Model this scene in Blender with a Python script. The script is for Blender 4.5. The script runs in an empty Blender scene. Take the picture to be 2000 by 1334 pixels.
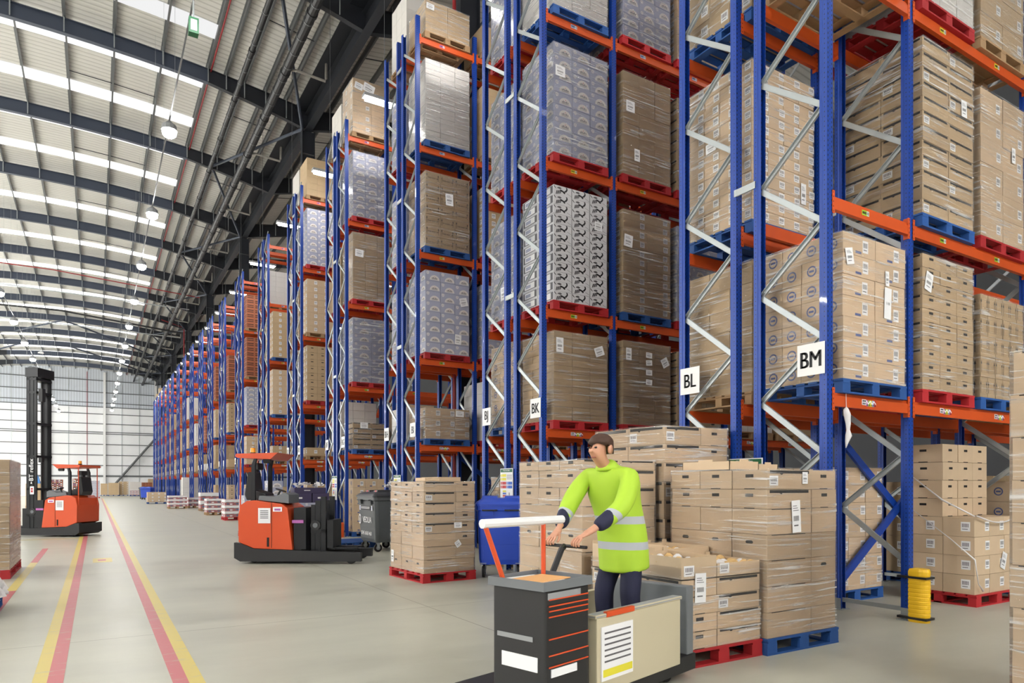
import bpy, bmesh, math, random
from mathutils import Vector, Matrix
random.seed(7)
S = bpy.context.scene
COL = S.collection
PI = math.pi
# ------------------------------------------------------------------ camera
F, VP, HZ, H = 1333.0, 188.0, 949.0, 1.535
_t = (1000 - VP) / F
SN, CS = _t / math.hypot(1, _t), 1 / math.hypot(1, _t)
cam = bpy.data.cameras.new('camera'); camo = bpy.data.objects.new('camera', cam); COL.objects.link(camo)
cam.sensor_fit = 'HORIZONTAL'; cam.sensor_width = 36; cam.lens = 36 * F / 2000
cam.shift_y = (HZ - 667) / 2000
cam.clip_start = 0.05; cam.clip_end = 400
camo.location = (0, 0, H); camo.rotation_euler = (PI / 2, 0, -math.atan(_t))
S.camera = camo
S.view_settings.view_transform = 'Standard'; S.view_settings.look = 'None'
S.view_settings.gamma = 1; S.view_settings.use_curve_mapping = False
S.view_settings.exposure = 0.72
S.cycles.adaptive_threshold = 0.02; S.cycles.max_bounces = 7; S.cycles.diffuse_bounces = 4; S.cycles.glossy_bounces = 3; S.cycles.transparent_max_bounces = 12

# ------------------------------------------------------------------ materials
def lin(c):
    c = c / 255.0
    return c / 12.92 if c <= .04045 else ((c + .055) / 1.055) ** 2.4
def rgb(r, g, b): return (lin(r), lin(g), lin(b), 1)
MATS = {}
def mat(name, col, rough=.6, metal=0, vary=0, spec=.5, coat=0):
    if name in MATS: return MATS[name]
    m = bpy.data.materials.new(name); m.use_nodes = True
    nt = m.node_tree; b = nt.nodes['Principled BSDF']
    b.inputs['Base Color'].default_value = col
    b.inputs['Roughness'].default_value = rough; b.inputs['Metallic'].default_value = metal
    b.inputs['Specular IOR Level'].default_value = spec
    b.inputs['Coat Weight'].default_value = coat
    if vary:
        tc = nt.nodes.new('ShaderNodeTexCoord'); nz = nt.nodes.new('ShaderNodeTexNoise')
        nz.inputs['Scale'].default_value = 7; nz.inputs['Detail'].default_value = 4
        oi = nt.nodes.new('ShaderNodeObjectInfo')
        nt.links.new(tc.outputs['Object'], nz.inputs['Vector'])
        ad = nt.nodes.new('ShaderNodeMath'); ad.operation = 'ADD'
        nt.links.new(nz.outputs['Fac'], ad.inputs[0]); nt.links.new(oi.outputs['Random'], ad.inputs[1])
        mr = nt.nodes.new('ShaderNodeMapRange')
        mr.inputs['From Min'].default_value = .3; mr.inputs['From Max'].default_value = 1.7
        mr.inputs['To Min'].default_value = 1 - vary; mr.inputs['To Max'].default_value = 1 + vary
        nt.links.new(ad.outputs[0], mr.inputs['Value'])
        mx = nt.nodes.new('ShaderNodeVectorMath'); mx.operation = 'SCALE'
        mx.inputs[0].default_value = col[:3]
        nt.links.new(mr.outputs[0], mx.inputs['Scale'])
        nt.links.new(mx.outputs[0], b.inputs['Base Color'])
    MATS[name] = m
    return m
KRAFT = mat('kraft_board', rgb(204, 180, 150), .65, vary=.10)
KRAFT2 = mat('kraft_board_dull', rgb(188, 163, 128), .6, vary=.10)
LAV = mat('lavender_board', rgb(163, 166, 187), .5, vary=.06)
PURP = mat('purple_board', rgb(62, 54, 86), .45, vary=.1)
WHITE = mat('white_print', rgb(232, 232, 232), .5)
CREAMP = mat('pale_print', rgb(214, 210, 205), .5)
PAPER = mat('white_paper', rgb(238, 238, 240), .5)
INK = mat('black_ink', rgb(26, 26, 30), .5)
GREYINK = mat('grey_ink', rgb(96, 94, 98), .5)
DARK = mat('dark_gap', rgb(30, 27, 26), .8)
BLUEINK = mat('blue_ink', rgb(84, 98, 150), .5)
BWB = mat('grey_white_board', rgb(205, 205, 208), .45, vary=.04)
BROWNB = mat('red_brown_crate', rgb(165, 96, 66), .6, vary=.12)
PINKB = mat('pink_print', rgb(172, 110, 112), .5, vary=.08)
SHRED = mat('white_film', rgb(225, 222, 222), .3)
BLUE = mat('rack_blue_plain', rgb(12, 62, 156), .42, coat=.04)
ORANGE = mat('beam_orange', rgb(206, 82, 28), .42, vary=.06)
GALV = mat('galvanised', rgb(176, 182, 184), .42, .45, vary=.05)
GALVD = mat('galvanised_dark', rgb(104, 106, 108), .55, .3)
PBLUE = mat('pallet_blue', rgb(34, 82, 150), .65, vary=.22)
PRED = mat('pallet_red', rgb(176, 34, 40), .65, vary=.2)
PWOOD = mat('pallet_wood', rgb(166, 134, 98), .75, vary=.2)
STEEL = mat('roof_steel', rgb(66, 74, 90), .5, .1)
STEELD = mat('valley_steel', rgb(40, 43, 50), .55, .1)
PIPEB = mat('black_pipe', rgb(24, 25, 28), .5)
REDP = mat('red_pipe', rgb(150, 34, 40), .4)
INSUL = mat('pale_lagging', rgb(150, 146, 140), .5, vary=.2)
BLACK = mat('black_plastic', rgb(34, 34, 36), .45, vary=.06)
BLACKM = mat('black_metal', rgb(36, 37, 40), .35, .3)
RUBBER = mat('rubber', rgb(24, 24, 25), .8)
TORANGE = mat('truck_orange', rgb(214, 80, 36), .38, coat=.2)
GREYP = mat('grey_plastic', rgb(112, 116, 120), .5)
BINGREY = mat('bin_grey', rgb(78, 82, 84), .42, vary=.04)
BINBLUE = mat('bin_blue', rgb(36, 74, 190), .35, vary=.05)
BINBLK = mat('bin_lid_black', rgb(44, 46, 50), .35)
CREAM = mat('cream_panel', rgb(196, 186, 158), .5)
YEL = mat('guard_yellow', rgb(240, 190, 30), .45, vary=.05)
YLINE = mat('label_yellow', rgb(225, 214, 60), .5)
GRN = mat('sign_green', rgb(30, 98, 60), .5)
SRED = mat('sign_red', rgb(190, 44, 52), .5)
SBLUE = mat('sign_blue', rgb(40, 92, 190), .5)
LGREEN = mat('label_green', rgb(160, 196, 50), .5)
LBLUE = mat('label_pale_blue', rgb(150, 170, 210), .5)
LMAG = mat('label_magenta', rgb(180, 100, 170), .5)
SKIN = mat('skin', rgb(205, 150, 122), .5)
HAIR = mat('brown_hair', rgb(70, 46, 34), .7)
NAVY = mat('navy_cloth', rgb(26, 28, 56), .8)
SILVER = mat('reflective_tape', rgb(176, 180, 186), .35)
BOOT = mat('black_boot', rgb(28, 26, 26), .6)
PASTRY = mat('golden_pastry', rgb(216, 178, 120), .6, vary=.15)
TEAL = mat('teal_print', rgb(60, 120, 150), .5)
BAMBER = mat('amber_lens', rgb(255, 170, 40), .3)
LGREY = mat('light_grey_plastic', rgb(150, 152, 154), .5)

def emis(name, col, st):
    m = bpy.data.materials.new(name); m.use_nodes = True
    nt = m.node_tree; nt.nodes.remove(nt.nodes['Principled BSDF'])
    e = nt.nodes.new('ShaderNodeEmission'); e.inputs[0].default_value = col; e.inputs[1].default_value = st
    nt.links.new(e.outputs[0], nt.nodes['Material Output'].inputs[0]); return m

def perforated(name, col):
    """blue upright steel with punched slots every 50 mm"""
    m = bpy.data.materials.new(name); m.use_nodes = True
    nt = m.node_tree; N = nt.nodes; L = nt.links; b = N['Principled BSDF']
    b.inputs['Roughness'].default_value = .42; b.inputs['Coat Weight'].default_value = .04
    tc = N.new('ShaderNodeTexCoord'); sp = N.new('ShaderNodeSeparateXYZ'); L.new(tc.outputs['Object'], sp.inputs[0])
    nsp = N.new('ShaderNodeSeparateXYZ'); L.new(tc.outputs['Normal'], nsp.inputs[0])
    def M(op, a, bb=None, c=None):
        n = N.new('ShaderNodeMath'); n.operation = op
        for i, v in enumerate((a, bb, c)):
            if v is None: continue
            if isinstance(v, (int, float)): n.inputs[i].default_value = v
            else: L.new(v, n.inputs[i])
        return n.outputs[0]
    ax = M('ABSOLUTE', sp.outputs[0])
    zz = M('ABSOLUTE', M('SUBTRACT', M('FLOORED_MODULO', sp.outputs[2], .05), .025))
    zs = M('ABSOLUTE', M('SUBTRACT', M('FLOORED_MODULO', M('ADD', sp.outputs[2], .025), .05), .025))
    web = M('GREATER_THAN', M('ABSOLUTE', nsp.outputs[1]), .5)
    hw = M('MULTIPLY', M('LESS_THAN', M('ABSOLUTE', M('SUBTRACT', ax, .030)), .0075), M('LESS_THAN', zz, .011))
    hc = M('MULTIPLY', M('LESS_THAN', ax, .0045), M('LESS_THAN', zs, .005))
    hs = M('MULTIPLY', M('LESS_THAN', M('ABSOLUTE', M('ADD', sp.outputs[1], .018)), .005), M('LESS_THAN', zz, .006))
    hole = M('ADD', M('MULTIPLY', web, M('MAXIMUM', hw, hc)), M('MULTIPLY', M('SUBTRACT', 1, web), hs))
    mx = N.new('ShaderNodeMix'); mx.data_type = 'RGBA'
    L.new(hole, mx.inputs['Factor']); mx.inputs['A'].default_value = col; mx.inputs['B'].default_value = (.004, .005, .012, 1)
    L.new(mx.outputs['Result'], b.inputs['Base Color'])
    return m
BLUEP = perforated('rack_blue_punched', rgb(12, 62, 156))

def film_mat():
    m = bpy.data.materials.new('stretch_film'); m.use_nodes = True
    nt = m.node_tree; N = nt.nodes; L = nt.links; N.remove(N['Principled BSDF'])
    tc = N.new('ShaderNodeTexCoord'); oi = N.new('ShaderNodeObjectInfo')
    def noise(sc, rot, det, dist):
        mp = N.new('ShaderNodeMapping'); mp.inputs['Scale'].default_value = sc; mp.inputs['Rotation'].default_value = rot
        L.new(tc.outputs['Object'], mp.inputs[0])
        n = N.new('ShaderNodeTexNoise'); n.noise_dimensions = '4D'; n.inputs['Scale'].default_value = 1.6; n.inputs['Detail'].default_value = det; n.inputs['Distortion'].default_value = dist
        w = N.new('ShaderNodeMath'); w.operation = 'MULTIPLY'; w.inputs[1].default_value = 40; L.new(oi.outputs['Random'], w.inputs[0]); L.new(w.outputs[0], n.inputs['W'])
        L.new(mp.outputs[0], n.inputs['Vector']); return n.outputs['Fac']
    def ramp(src, a, b, va, vb):
        r = N.new('ShaderNodeMapRange'); r.inputs['From Min'].default_value = a; r.inputs['From Max'].default_value = b; r.inputs['To Min'].default_value = va; r.inputs['To Max'].default_value = vb
        L.new(src, r.inputs['Value']); return r.outputs[0]
    def M(op, a, b):
        n = N.new('ShaderNodeMath'); n.operation = op; n.use_clamp = True; L.new(a, n.inputs[0])
        if isinstance(b, (int, float)): n.inputs[1].default_value = b
        else: L.new(b, n.inputs[1])
        return n.outputs[0]
    n1 = noise((1.1, 1.1, 26), (.13, .10, 0), 7, .4)       # stretched creases
    n2 = noise((.9, .9, 1.4), (0, 0, 0), 2, 0)             # where the film bunches
    crease = M('MULTIPLY', ramp(n1, .53, .66, 0, 1), ramp(n2, .36, .60, .2, 1))
    bp = N.new('ShaderNodeBump'); bp.inputs['Strength'].default_value = 1.0; bp.inputs['Distance'].default_value = .05
    L.new(n1, bp.inputs['Height'])
    gl = N.new('ShaderNodeBsdfGlossy'); gl.inputs['Color'].default_value = (1, 1, 1, 1); gl.inputs['Roughness'].default_value = .14; L.new(bp.outputs[0], gl.inputs['Normal'])
    df = N.new('ShaderNodeBsdfDiffuse'); df.inputs['Color'].default_value = (.95, .95, .96, 1)  # white mixed in over the creases, standing for bright highlights and haze
    tr = N.new('ShaderNodeBsdfTransparent')
    lw = N.new('ShaderNodeFresnel'); lw.inputs['IOR'].default_value = 1.5
    f1 = M('ADD', M('MULTIPLY', lw.outputs[0], .85), M('MULTIPLY', crease, .25))
    m1 = N.new('ShaderNodeMixShader'); L.new(f1, m1.inputs[0]); L.new(tr.outputs[0], m1.inputs[1]); L.new(gl.outputs[0], m1.inputs[2])
    m2 = N.new('ShaderNodeMixShader'); L.new(M('ADD', M('MULTIPLY', crease, .5), .03), m2.inputs[0]); L.new(m1.outputs[0], m2.inputs[1]); L.new(df.outputs[0], m2.inputs[2])
    L.new(m2.outputs[0], N['Material Output'].inputs[0])
    return m
FILM = film_mat()

# ------------------------------------------------------------------ mesh helpers
class MB:
    def __init__(s): s.v = []; s.f = []; s.mi = []; s.mats = []
    def m(s, mt):
        if mt not in s.mats: s.mats.append(mt)
        return s.mats.index(mt)
    def poly(s, pts, mt):
        b = len(s.v); s.v += [tuple(p) for p in pts]; s.f.append(tuple(range(b, b + len(pts)))); s.mi.append(s.m(mt))
    def box(s, x0, y0, z0, x1, y1, z1, mt):
        b = len(s.v); k = s.m(mt)
        s.v += [(x0, y0, z0), (x1, y0, z0), (x1, y1, z0), (x0, y1, z0), (x0, y0, z1), (x1, y0, z1), (x1, y1, z1), (x0, y1, z1)]
        for q in ((0, 3, 2, 1), (4, 5, 6, 7), (0, 1, 5, 4), (1, 2, 6, 5), (2, 3, 7, 6), (3, 0, 4, 7)):
            s.f.append(tuple(b + i for i in q)); s.mi.append(k)
    def prism(s, prof, axis, a0, a1, mt):
        """extrude a closed 2D profile along axis: 'x' (y,z), 'y' (x,z), 'z' (x,y)"""
        def P(p, a): return (a, p[0], p[1]) if axis == 'x' else (p[0], a, p[1]) if axis == 'y' else (p[0], p[1], a)
        n = len(prof); b = len(s.v); k = s.m(mt)
        s.v += [P(p, a0) for p in prof] + [P(p, a1) for p in prof]
        for i in range(n):
            j = (i + 1) % n
            s.f.append((b + i, b + j, b + n + j, b + n + i)); s.mi.append(k)
        s.f.append(tuple(b + i for i in reversed(range(n)))); s.mi.append(k)
        s.f.append(tuple(b + n + i for i in range(n))); s.mi.append(k)
    def bar(s, p, q, w, h, mt, up=(0, 0, 1)):
        """rectangular bar from p to q"""
        p = Vector(p); q = Vector(q); d = (q - p).normalized(); u = Vector(up)
        if abs(d.dot(u)) > .98: u = Vector((0, 1, 0))
        sx = d.cross(u).normalized() * w / 2; sz = sx.cross(d).normalized() * h / 2
        b = len(s.v); k = s.m(mt)
        for o in (p, q): s.v += [tuple(o - sx - sz), tuple(o + sx - sz), tuple(o + sx + sz), tuple(o - sx + sz)]
        for f in ((0, 1, 2, 3), (7, 6, 5, 4), (0, 4, 5, 1), (1, 5, 6, 2), (2, 6, 7, 3), (3, 7, 4, 0)):
            s.f.append(tuple(b + i for i in f)); s.mi.append(k)
    def tube(s, pts, r, mt, n=8, cap=True):
        pts = [Vector(p) for p in pts]; k = s.m(mt); rings = []
        rr = r if isinstance(r, (list, tuple)) else [r] * len(pts)
        for i, p in enumerate(pts):
            d = (pts[min(i + 1, len(pts) - 1)] - pts[max(i - 1, 0)]).normalized()
            u = Vector((0, 0, 1)) if abs(d.z) < .9 else Vector((1, 0, 0))
            a = d.cross(u).normalized(); c = a.cross(d)
            b = len(s.v); s.v += [tuple(p + (a * math.cos(2 * PI * j / n) + c * math.sin(2 * PI * j / n)) * rr[i]) for j in range(n)]
            rings.append(b)
        for b0, b1 in zip(rings, rings[1:]):
            for j in range(n):
                s.f.append((b0 + j, b0 + (j + 1) % n, b1 + (j + 1) % n, b1 + j)); s.mi.append(k)
        if cap:
            s.f.append(tuple(rings[0] + j for j in reversed(range(n)))); s.mi.append(k)
            s.f.append(tuple(rings[-1] + j for j in range(n))); s.mi.append(k)
    def loft(s, rings, mt, cap=True):
        k = s.m(mt); bs = []; n = len(rings[0])
        for r in rings: bs.append(len(s.v)); s.v += [tuple(p) for p in r]
        for b0, b1 in zip(bs, bs[1:]):
            for j in range(n):
                s.f.append((b0 + j, b0 + (j + 1) % n, b1 + (j + 1) % n, b1 + j)); s.mi.append(k)
        if cap:
            s.f.append(tuple(bs[0] + j for j in reversed(range(n)))); s.mi.append(k)
            s.f.append(tuple(bs[-1] + j for j in range(n))); s.mi.append(k)
    def mesh(s, name, smooth=False, bevel=0):
        me = bpy.data.meshes.new(name); me.from_pydata(s.v, [], s.f)
        for mt in s.mats: me.materials.append(mt)
        me.polygons.foreach_set('material_index', s.mi)
        if smooth: me.polygons.foreach_set('use_smooth', [True] * len(s.f))
        me.update()
        if bevel:
            bm = bmesh.new(); bm.from_mesh(me)
            bmesh.ops.bevel(bm, geom=bm.edges[:], offset=bevel, segments=2, affect='EDGES', profile=.6)
            bm.to_mesh(me); bm.free()
        return me
def link(name, me, parent=None, loc=(0, 0, 0), rz=0, label=None):
    o = bpy.data.objects.new(name, me); COL.objects.link(o)
    o.location = loc
    if rz: o.rotation_euler = (0, 0, rz)
    if parent: o.parent = parent
    if label: o['label'] = label
    return o
def part(name, mb, parent, loc=(0, 0, 0), label=None, smooth=False, bevel=0):
    return link(name, mb.mesh(name, smooth, bevel), parent, loc, 0, label)
def tag(o, label, cat, group=None, kind=None):
    o['label'] = label; o['category'] = cat
    if group: o['group'] = group
    if kind: o['kind'] = kind
    return o
def thing(name, label, cat, loc=(0, 0, 0), rz=0, group=None):
    o = bpy.data.objects.new(name, None); COL.objects.link(o); o.empty_display_size = .1
    o.location = loc; o.rotation_euler = (0, 0, rz)
    return tag(o, label, cat, group)
def struct(name, mb, label, cat, loc=(0, 0, 0), smooth=False):
    return tag(link(name, mb.mesh(name, smooth), None, loc), label, cat, None, 'structure')
_TC = {}
def text_polys(txt, size=1.0, bold=0.0):
    key = (txt, bold)
    if key not in _TC:
        cu = bpy.data.curves.new('lettering', 'FONT'); cu.body = txt; cu.size = 1; cu.offset = bold; cu.align_x = 'CENTER'; cu.resolution_u = 3
        o = bpy.data.objects.new('lettering', cu); COL.objects.link(o)
        bpy.context.view_layer.update()
        me = o.to_mesh()
        vs = [v.co.copy() for v in me.vertices]; fs = [tuple(p.vertices) for p in me.polygons]
        o.to_mesh_clear(); bpy.data.objects.remove(o); bpy.data.curves.remove(cu)
        _TC[key] = (vs, fs)
    return _TC[key]
def text_into(mb, txt, org, ux, uz, size, mt, bold=0.0, sx=1.0):
    vs, fs = text_polys(txt, 1, bold); k = mb.m(mt); b = len(mb.v)
    org = Vector(org); ux = Vector(ux); uz = Vector(uz)
    ymin = min(v.y for v in vs); ymax = max(v.y for v in vs)
    for v in vs: mb.v.append(tuple(org + ux * v.x * size * sx + uz * (v.y - (ymin + ymax) / 2) * size))
    for f in fs: mb.f.append(tuple(b + i for i in f)); mb.mi.append(k)
ORD = ['first', 'second', 'third', 'fourth', 'fifth', 'sixth', 'seventh', 'eighth', 'ninth', 'tenth', 'eleventh', 'twelfth', 'thirteenth',
       'fourteenth', 'fifteenth', 'sixteenth', 'seventeenth', 'eighteenth', 'nineteenth', 'twentieth']

# ------------------------------------------------------------------ the setting
YB, YF = -14.0, 127.0          # back and far walls
XL, XR = -37.0, 31.0
HW, XC = 11.4, -3.0            # half span of a roof bay, crown of the main bay
def tt(x): return (x - XC + HW) % (2 * HW) - HW
def zsheet(x): return 20.12 - .0073 * tt(x) ** 2
def zraft(x): return 19.90 - .0073 * tt(x) ** 2
def rdepth(x):
    a = abs(tt(x)); return .57 if a < 7.1 else .57 + (a - 7.1) / (HW - 7.1) * .33

def floor_mat():
    m = bpy.data.materials.new('polished_concrete'); m.use_nodes = True
    nt = m.node_tree; N = nt.nodes; L = nt.links; b = N['Principled BSDF']
    tc = N.new('ShaderNodeTexCoord'); mp = N.new('ShaderNodeMapping'); mp.inputs['Scale'].default_value = (.35, .9, 1); mp.inputs['Rotation'].default_value = (0, 0, .5)
    L.new(tc.outputs['Object'], mp.inputs[0])
    n1 = N.new('ShaderNodeTexNoise'); n1.inputs['Scale'].default_value = 1.1; n1.inputs['Detail'].default_value = 9; n1.inputs['Roughness'].default_value = .62
    L.new(mp.outputs[0], n1.inputs[0])
    rp = N.new('ShaderNodeValToRGB'); e = rp.color_ramp.elements
    e[0].position = .28; e[0].color = rgb(168, 167, 153); e[1].position = .72; e[1].color = rgb(192, 191, 176)
    L.new(n1.outputs['Fac'], rp.inputs[0])
    mp2 = N.new('ShaderNodeMapping'); mp2.inputs['Scale'].default_value = (.8, 22, 1); mp2.inputs['Rotation'].default_value = (0, 0, -.52)
    L.new(tc.outputs['Object'], mp2.inputs[0])
    n2 = N.new('ShaderNodeTexNoise'); n2.inputs['Scale'].default_value = 1.5; n2.inputs['Detail'].default_value = 8
    L.new(mp2.outputs[0], n2.inputs[0])
    r2 = N.new('ShaderNodeValToRGB'); r2.color_ramp.elements[0].position = .60; r2.color_ramp.elements[1].position = .74
    r2.color_ramp.elements[0].color = (1, 1, 1, 1); r2.color_ramp.elements[1].color = (.965, .96, .955, 1)
    L.new(n2.outputs['Fac'], r2.inputs[0])
    mx = N.new('ShaderNodeMix'); mx.data_type = 'RGBA'; mx.blend_type = 'MULTIPLY'; mx.inputs['Factor'].default_value = 1
    L.new(rp.outputs[0], mx.inputs['A']); L.new(r2.outputs[0], mx.inputs['B'])
    # sawn joints in the slab
    sp = N.new('ShaderNodeSeparateXYZ'); L.new(tc.outputs['Object'], sp.inputs[0])
    def M(op, a, v):
        n = N.new('ShaderNodeMath'); n.operation = op; L.new(a, n.inputs[0]); n.inputs[1].default_value = v; return n.outputs[0]
    jy = M('LESS_THAN', M('ABSOLUTE', M('SUBTRACT', M('FLOORED_MODULO', M('ADD', sp.outputs[1], 1.05), 6.0), 3.0), 0), .006)
    jx = M('LESS_THAN', M('ABSOLUTE', M('SUBTRACT', M('FLOORED_MODULO', M('ADD', sp.outputs[0], .4), 8.0), 4.0), 0), .006)
    jm = N.new('ShaderNodeMath'); jm.operation = 'MAXIMUM'; L.new(jy, jm.inputs[0]); L.new(jx, jm.inputs[1])
    mj = N.new('ShaderNodeMix'); mj.data_type = 'RGBA'; L.new(jm.outputs[0], mj.inputs['Factor'])
    L.new(mx.outputs['Result'], mj.inputs['A']); mj.inputs['B'].default_value = rgb(120, 116, 102)
    L.new(mj.outputs['Result'], b.inputs['Base Color'])
    mr = N.new('ShaderNodeMapRange'); mr.inputs['To Min'].default_value = .24; mr.inputs['To Max'].default_value = .48
    L.new(n1.outputs['Fac'], mr.inputs['Value']); L.new(mr.outputs[0], b.inputs['Roughness'])
    b.inputs['Specular IOR Level'].default_value = .4
    return m
mb = MB(); mb.box(XL, YB, -.2, XR, YF, 0, floor_mat())
struct('floor', mb, 'pale polished concrete floor of the warehouse', 'floor')

def line_mat(name, col):
    m = bpy.data.materials.new(name); m.use_nodes = True
    nt = m.node_tree; N = nt.nodes; L = nt.links; b = N['Principled BSDF']; b.inputs['Roughness'].default_value = .4
    tc = N.new('ShaderNodeTexCoord'); mp = N.new('ShaderNodeMapping'); mp.inputs['Scale'].default_value = (2, 9, 1); mp.inputs['Rotation'].default_value = (0, 0, -.35)
    L.new(tc.outputs['Object'], mp.inputs[0])
    n = N.new('ShaderNodeTexNoise'); n.inputs['Scale'].default_value = 1.6; n.inputs['Detail'].default_value = 9; n.inputs['Roughness'].default_value = .7
    L.new(mp.outputs[0], n.inputs[0])
    rp = N.new('ShaderNodeValToRGB'); rp.color_ramp.elements[0].position = .56; rp.color_ramp.elements[1].position = .68
    rp.color_ramp.elements[0].color = col; rp.color_ramp.elements[1].color = rgb(176, 172, 150)
    L.new(n.outputs['Fac'], rp.inputs[0]); L.new(rp.outputs[0], b.inputs['Base Color'])
    return m
FY = line_mat('floor_paint_yellow', rgb(208, 188, 100)); FR = line_mat('floor_paint_red', rgb(190, 100, 106))
def fline(x0, x1, y0, y1, mt, label):
    mb = MB(); mb.box(x0, y0, 0, x1, y1, .002, mt); struct('floor_line', mb, label, 'floor marking')
fline(-.43, -.33, -2, 100, FY, 'yellow painted stripe left of the walkway, outer side')
fline(-.33, -.22, -2, 100, FR, 'red painted stripe left of the walkway, inner side')
fline(.51, .62, -2, 98, FR, 'red painted stripe right of the walkway, inner side')
fline(.62, .73, -2, 98, FY, 'yellow painted stripe right of the walkway, outer side')
fline(-1.12, -1.0, 9.0, 12.3, FR, 'red painted dash beside the left pallets, near end')
fline(-1.12, -1.0, 12.3, 16.6, FY, 'yellow painted dash beside the left pallets')
fline(-1.12, -1.0, 16.6, 20.2, FR, 'red painted dash beside the left pallets, far end')
fline(-3.4, -.45, 23.6, 23.72, FY, 'faded yellow bay line across the floor before the reach truck')
fline(-3.2, -1.14, 14.6, 14.68, FY, 'thin yellow bay line between the two left pallets')
mb = MB(); mb.box(-.06, 16.0, 0, .28, 16.9, .002, FY); mb.box(.03, 16.3, .002, .17, 16.6, .003, FR); struct('floor_line', mb, 'worn yellow floor patch inside the walkway', 'floor marking')

# ceiling sheeting and rooflights
def sheet_mat():
    m = bpy.data.materials.new('liner_sheet'); m.use_nodes = True
    nt = m.node_tree; N = nt.nodes; L = nt.links; b = N['Principled BSDF']
    b.inputs['Roughness'].default_value = .5
    tc = N.new('ShaderNodeTexCoord'); w = N.new('ShaderNodeTexWave'); w.bands_direction = 'Y'; w.wave_profile = 'SIN'
    w.inputs['Scale'].default_value = 1.05; L.new(tc.outputs['Object'], w.inputs[0])
    rp = N.new('ShaderNodeValToRGB'); rp.color_ramp.elements[0].position = .0; rp.color_ramp.elements[1].position = .25
    rp.color_ramp.elements[0].color = rgb(178, 176, 171); rp.color_ramp.elements[1].color = rgb(208, 206, 201)
    L.new(w.outputs['Fac'], rp.inputs[0]); L.new(rp.outputs[0], b.inputs['Base Color'])
    bp = N.new('ShaderNodeBump'); bp.inputs['Strength'].default_value = .5; bp.inputs['Distance'].default_value = .04
    L.new(w.outputs['Fac'], bp.inputs['Height']); L.new(bp.outputs[0], b.inputs['Normal'])
    return m
SHEET = sheet_mat()
RY = [32.04 + 8 * n for n in range(-5, 12)]     # rafter lines
xs = []
x = XL
while x < XR - .01:
    xs.append(x); x += .95
xs.append(XR)
mb = MB()
prof = [(a, zsheet(a)) for a in xs] + [(a, zsheet(a) + .12) for a in reversed(xs)]
for a, b_ in zip(xs, xs[1:]):
    za, zb = zsheet(a), zsheet(b_)
    if abs(za - zb) > .3: zb = za
    mb.poly([(a, YB, za), (a, YF, za), (b_, YF, zb), (b_, YB, zb)], SHEET)
struct('ceiling', mb, 'pale grey profiled roof sheeting over the warehouse', 'ceiling')
nw = 0
for i, y in enumerate(RY):
    # rooflight glow, turned down towards the camera end to darken the near roof
    f = max(0.0, min(1.0, (y - 20) / 50.0))
    em = emis('rooflight_%d' % i, (1, 1, 1, 1), .42 + 1.5 * f)
    for dy in (1.0, 5.0):
        if y + dy + 1 > YF - 6: continue
        nw += 1
        mb = MB()
        for (xa, xb) in ((-10.2, 4.2), (-33, -18)):
            n = 12; pts = [xa + (xb - xa) * q / n for q in range(n + 1)]
            for a, b_ in zip(pts, pts[1:]):
                mb.poly([(a, y + dy, zsheet(a) - .02), (a, y + dy + 1, zsheet(a) - .02), (b_, y + dy + 1, zsheet(b_) - .02), (b_, y + dy, zsheet(b_) - .02)], em)
        struct('window_%d' % nw, mb, 'translucent rooflight strip, %s pair of strips along the roof, %s strip' % (ORD[min(i, 19)], 'near' if dy < 2 else 'far'), 'rooflight')
# purlins
PX = [4.12, 2.38, .62, -1.08, -2.8, -4.5, -6.22, -7.95, -9.7, -10.9, 4.85, 5.6, 6.5, 7.4, 9.4, 10.4, 11.6, 13, 14.6, 16.3, 18, -12, -13.2, -15.5, -17, -18.8, -20.5, -22.5, -24.5]
for i, px in enumerate(PX):
    z = zsheet(px)
    mb = MB(); mb.box(px - .004, YB, z - .21, px + .004, YF, z - .003, GALVD); mb.box(px, YB, z - .21, px + .065, YF, z - .205, GALVD); mb.box(px - .065, YB, z - .012, px, YF, z - .004, GALVD)
    struct('roof_purlin', mb, 'galvanised roof purlin running the length of the roof, %d in order' % (i + 1), 'purlin')
# rafters
for i, y in enumerate(RY):
    mb = MB()
    for span in range(-1, 2):
        cx = XC + span * 2 * HW
        n = 16
        P = [cx - HW + 2 * HW * q / n for q in range(n + 1)]
        for a, b_ in zip(P, P[1:]):
            a2 = a + 1e-4; b2 = b_ - 1e-4
            za, zb = zraft(a2), zraft(b2); la, lb = za - rdepth(a2), zb - rdepth(b2)
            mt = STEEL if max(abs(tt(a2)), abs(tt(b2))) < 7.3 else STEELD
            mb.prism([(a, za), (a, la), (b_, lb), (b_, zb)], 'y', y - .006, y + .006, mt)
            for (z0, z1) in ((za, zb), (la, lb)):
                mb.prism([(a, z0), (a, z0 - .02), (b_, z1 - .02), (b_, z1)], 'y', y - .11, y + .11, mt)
        for px in PX:
            if cx - HW < px < cx + HW:
                zr = zraft(px); mb.box(px - .02, y - .13, zr - rdepth(px) + .02, px + .02, y - .09, zr + .2, GALV)
    struct('roof_rafter', mb, 'dark steel roof rafter with haunched ends, %s from the camera end' % ORD[i], 'rafter')
# thin sag bars between purlins
mb = MB()
for y in RY:
    for xa, xb in zip([2.38, .62], [.62, -1.08]):
        mb.tube([(xa, y + 4, zsheet(xa) - .14), (xb, y + 4, zsheet(xb) - .14)], .02, STEELD, 6)
    for xa, xb in ((5.6, 6.5), (6.5, 7.4), (9.4, 10.4)):
        mb.tube([(xa, y + 3.2, zsheet(xa) - .14), (xb, y + 3.2, zsheet(xb) - .14)], .02, STEELD, 6)
struct('trim_1', mb, 'thin sag bars between the roof purlins', 'sag bar')
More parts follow.
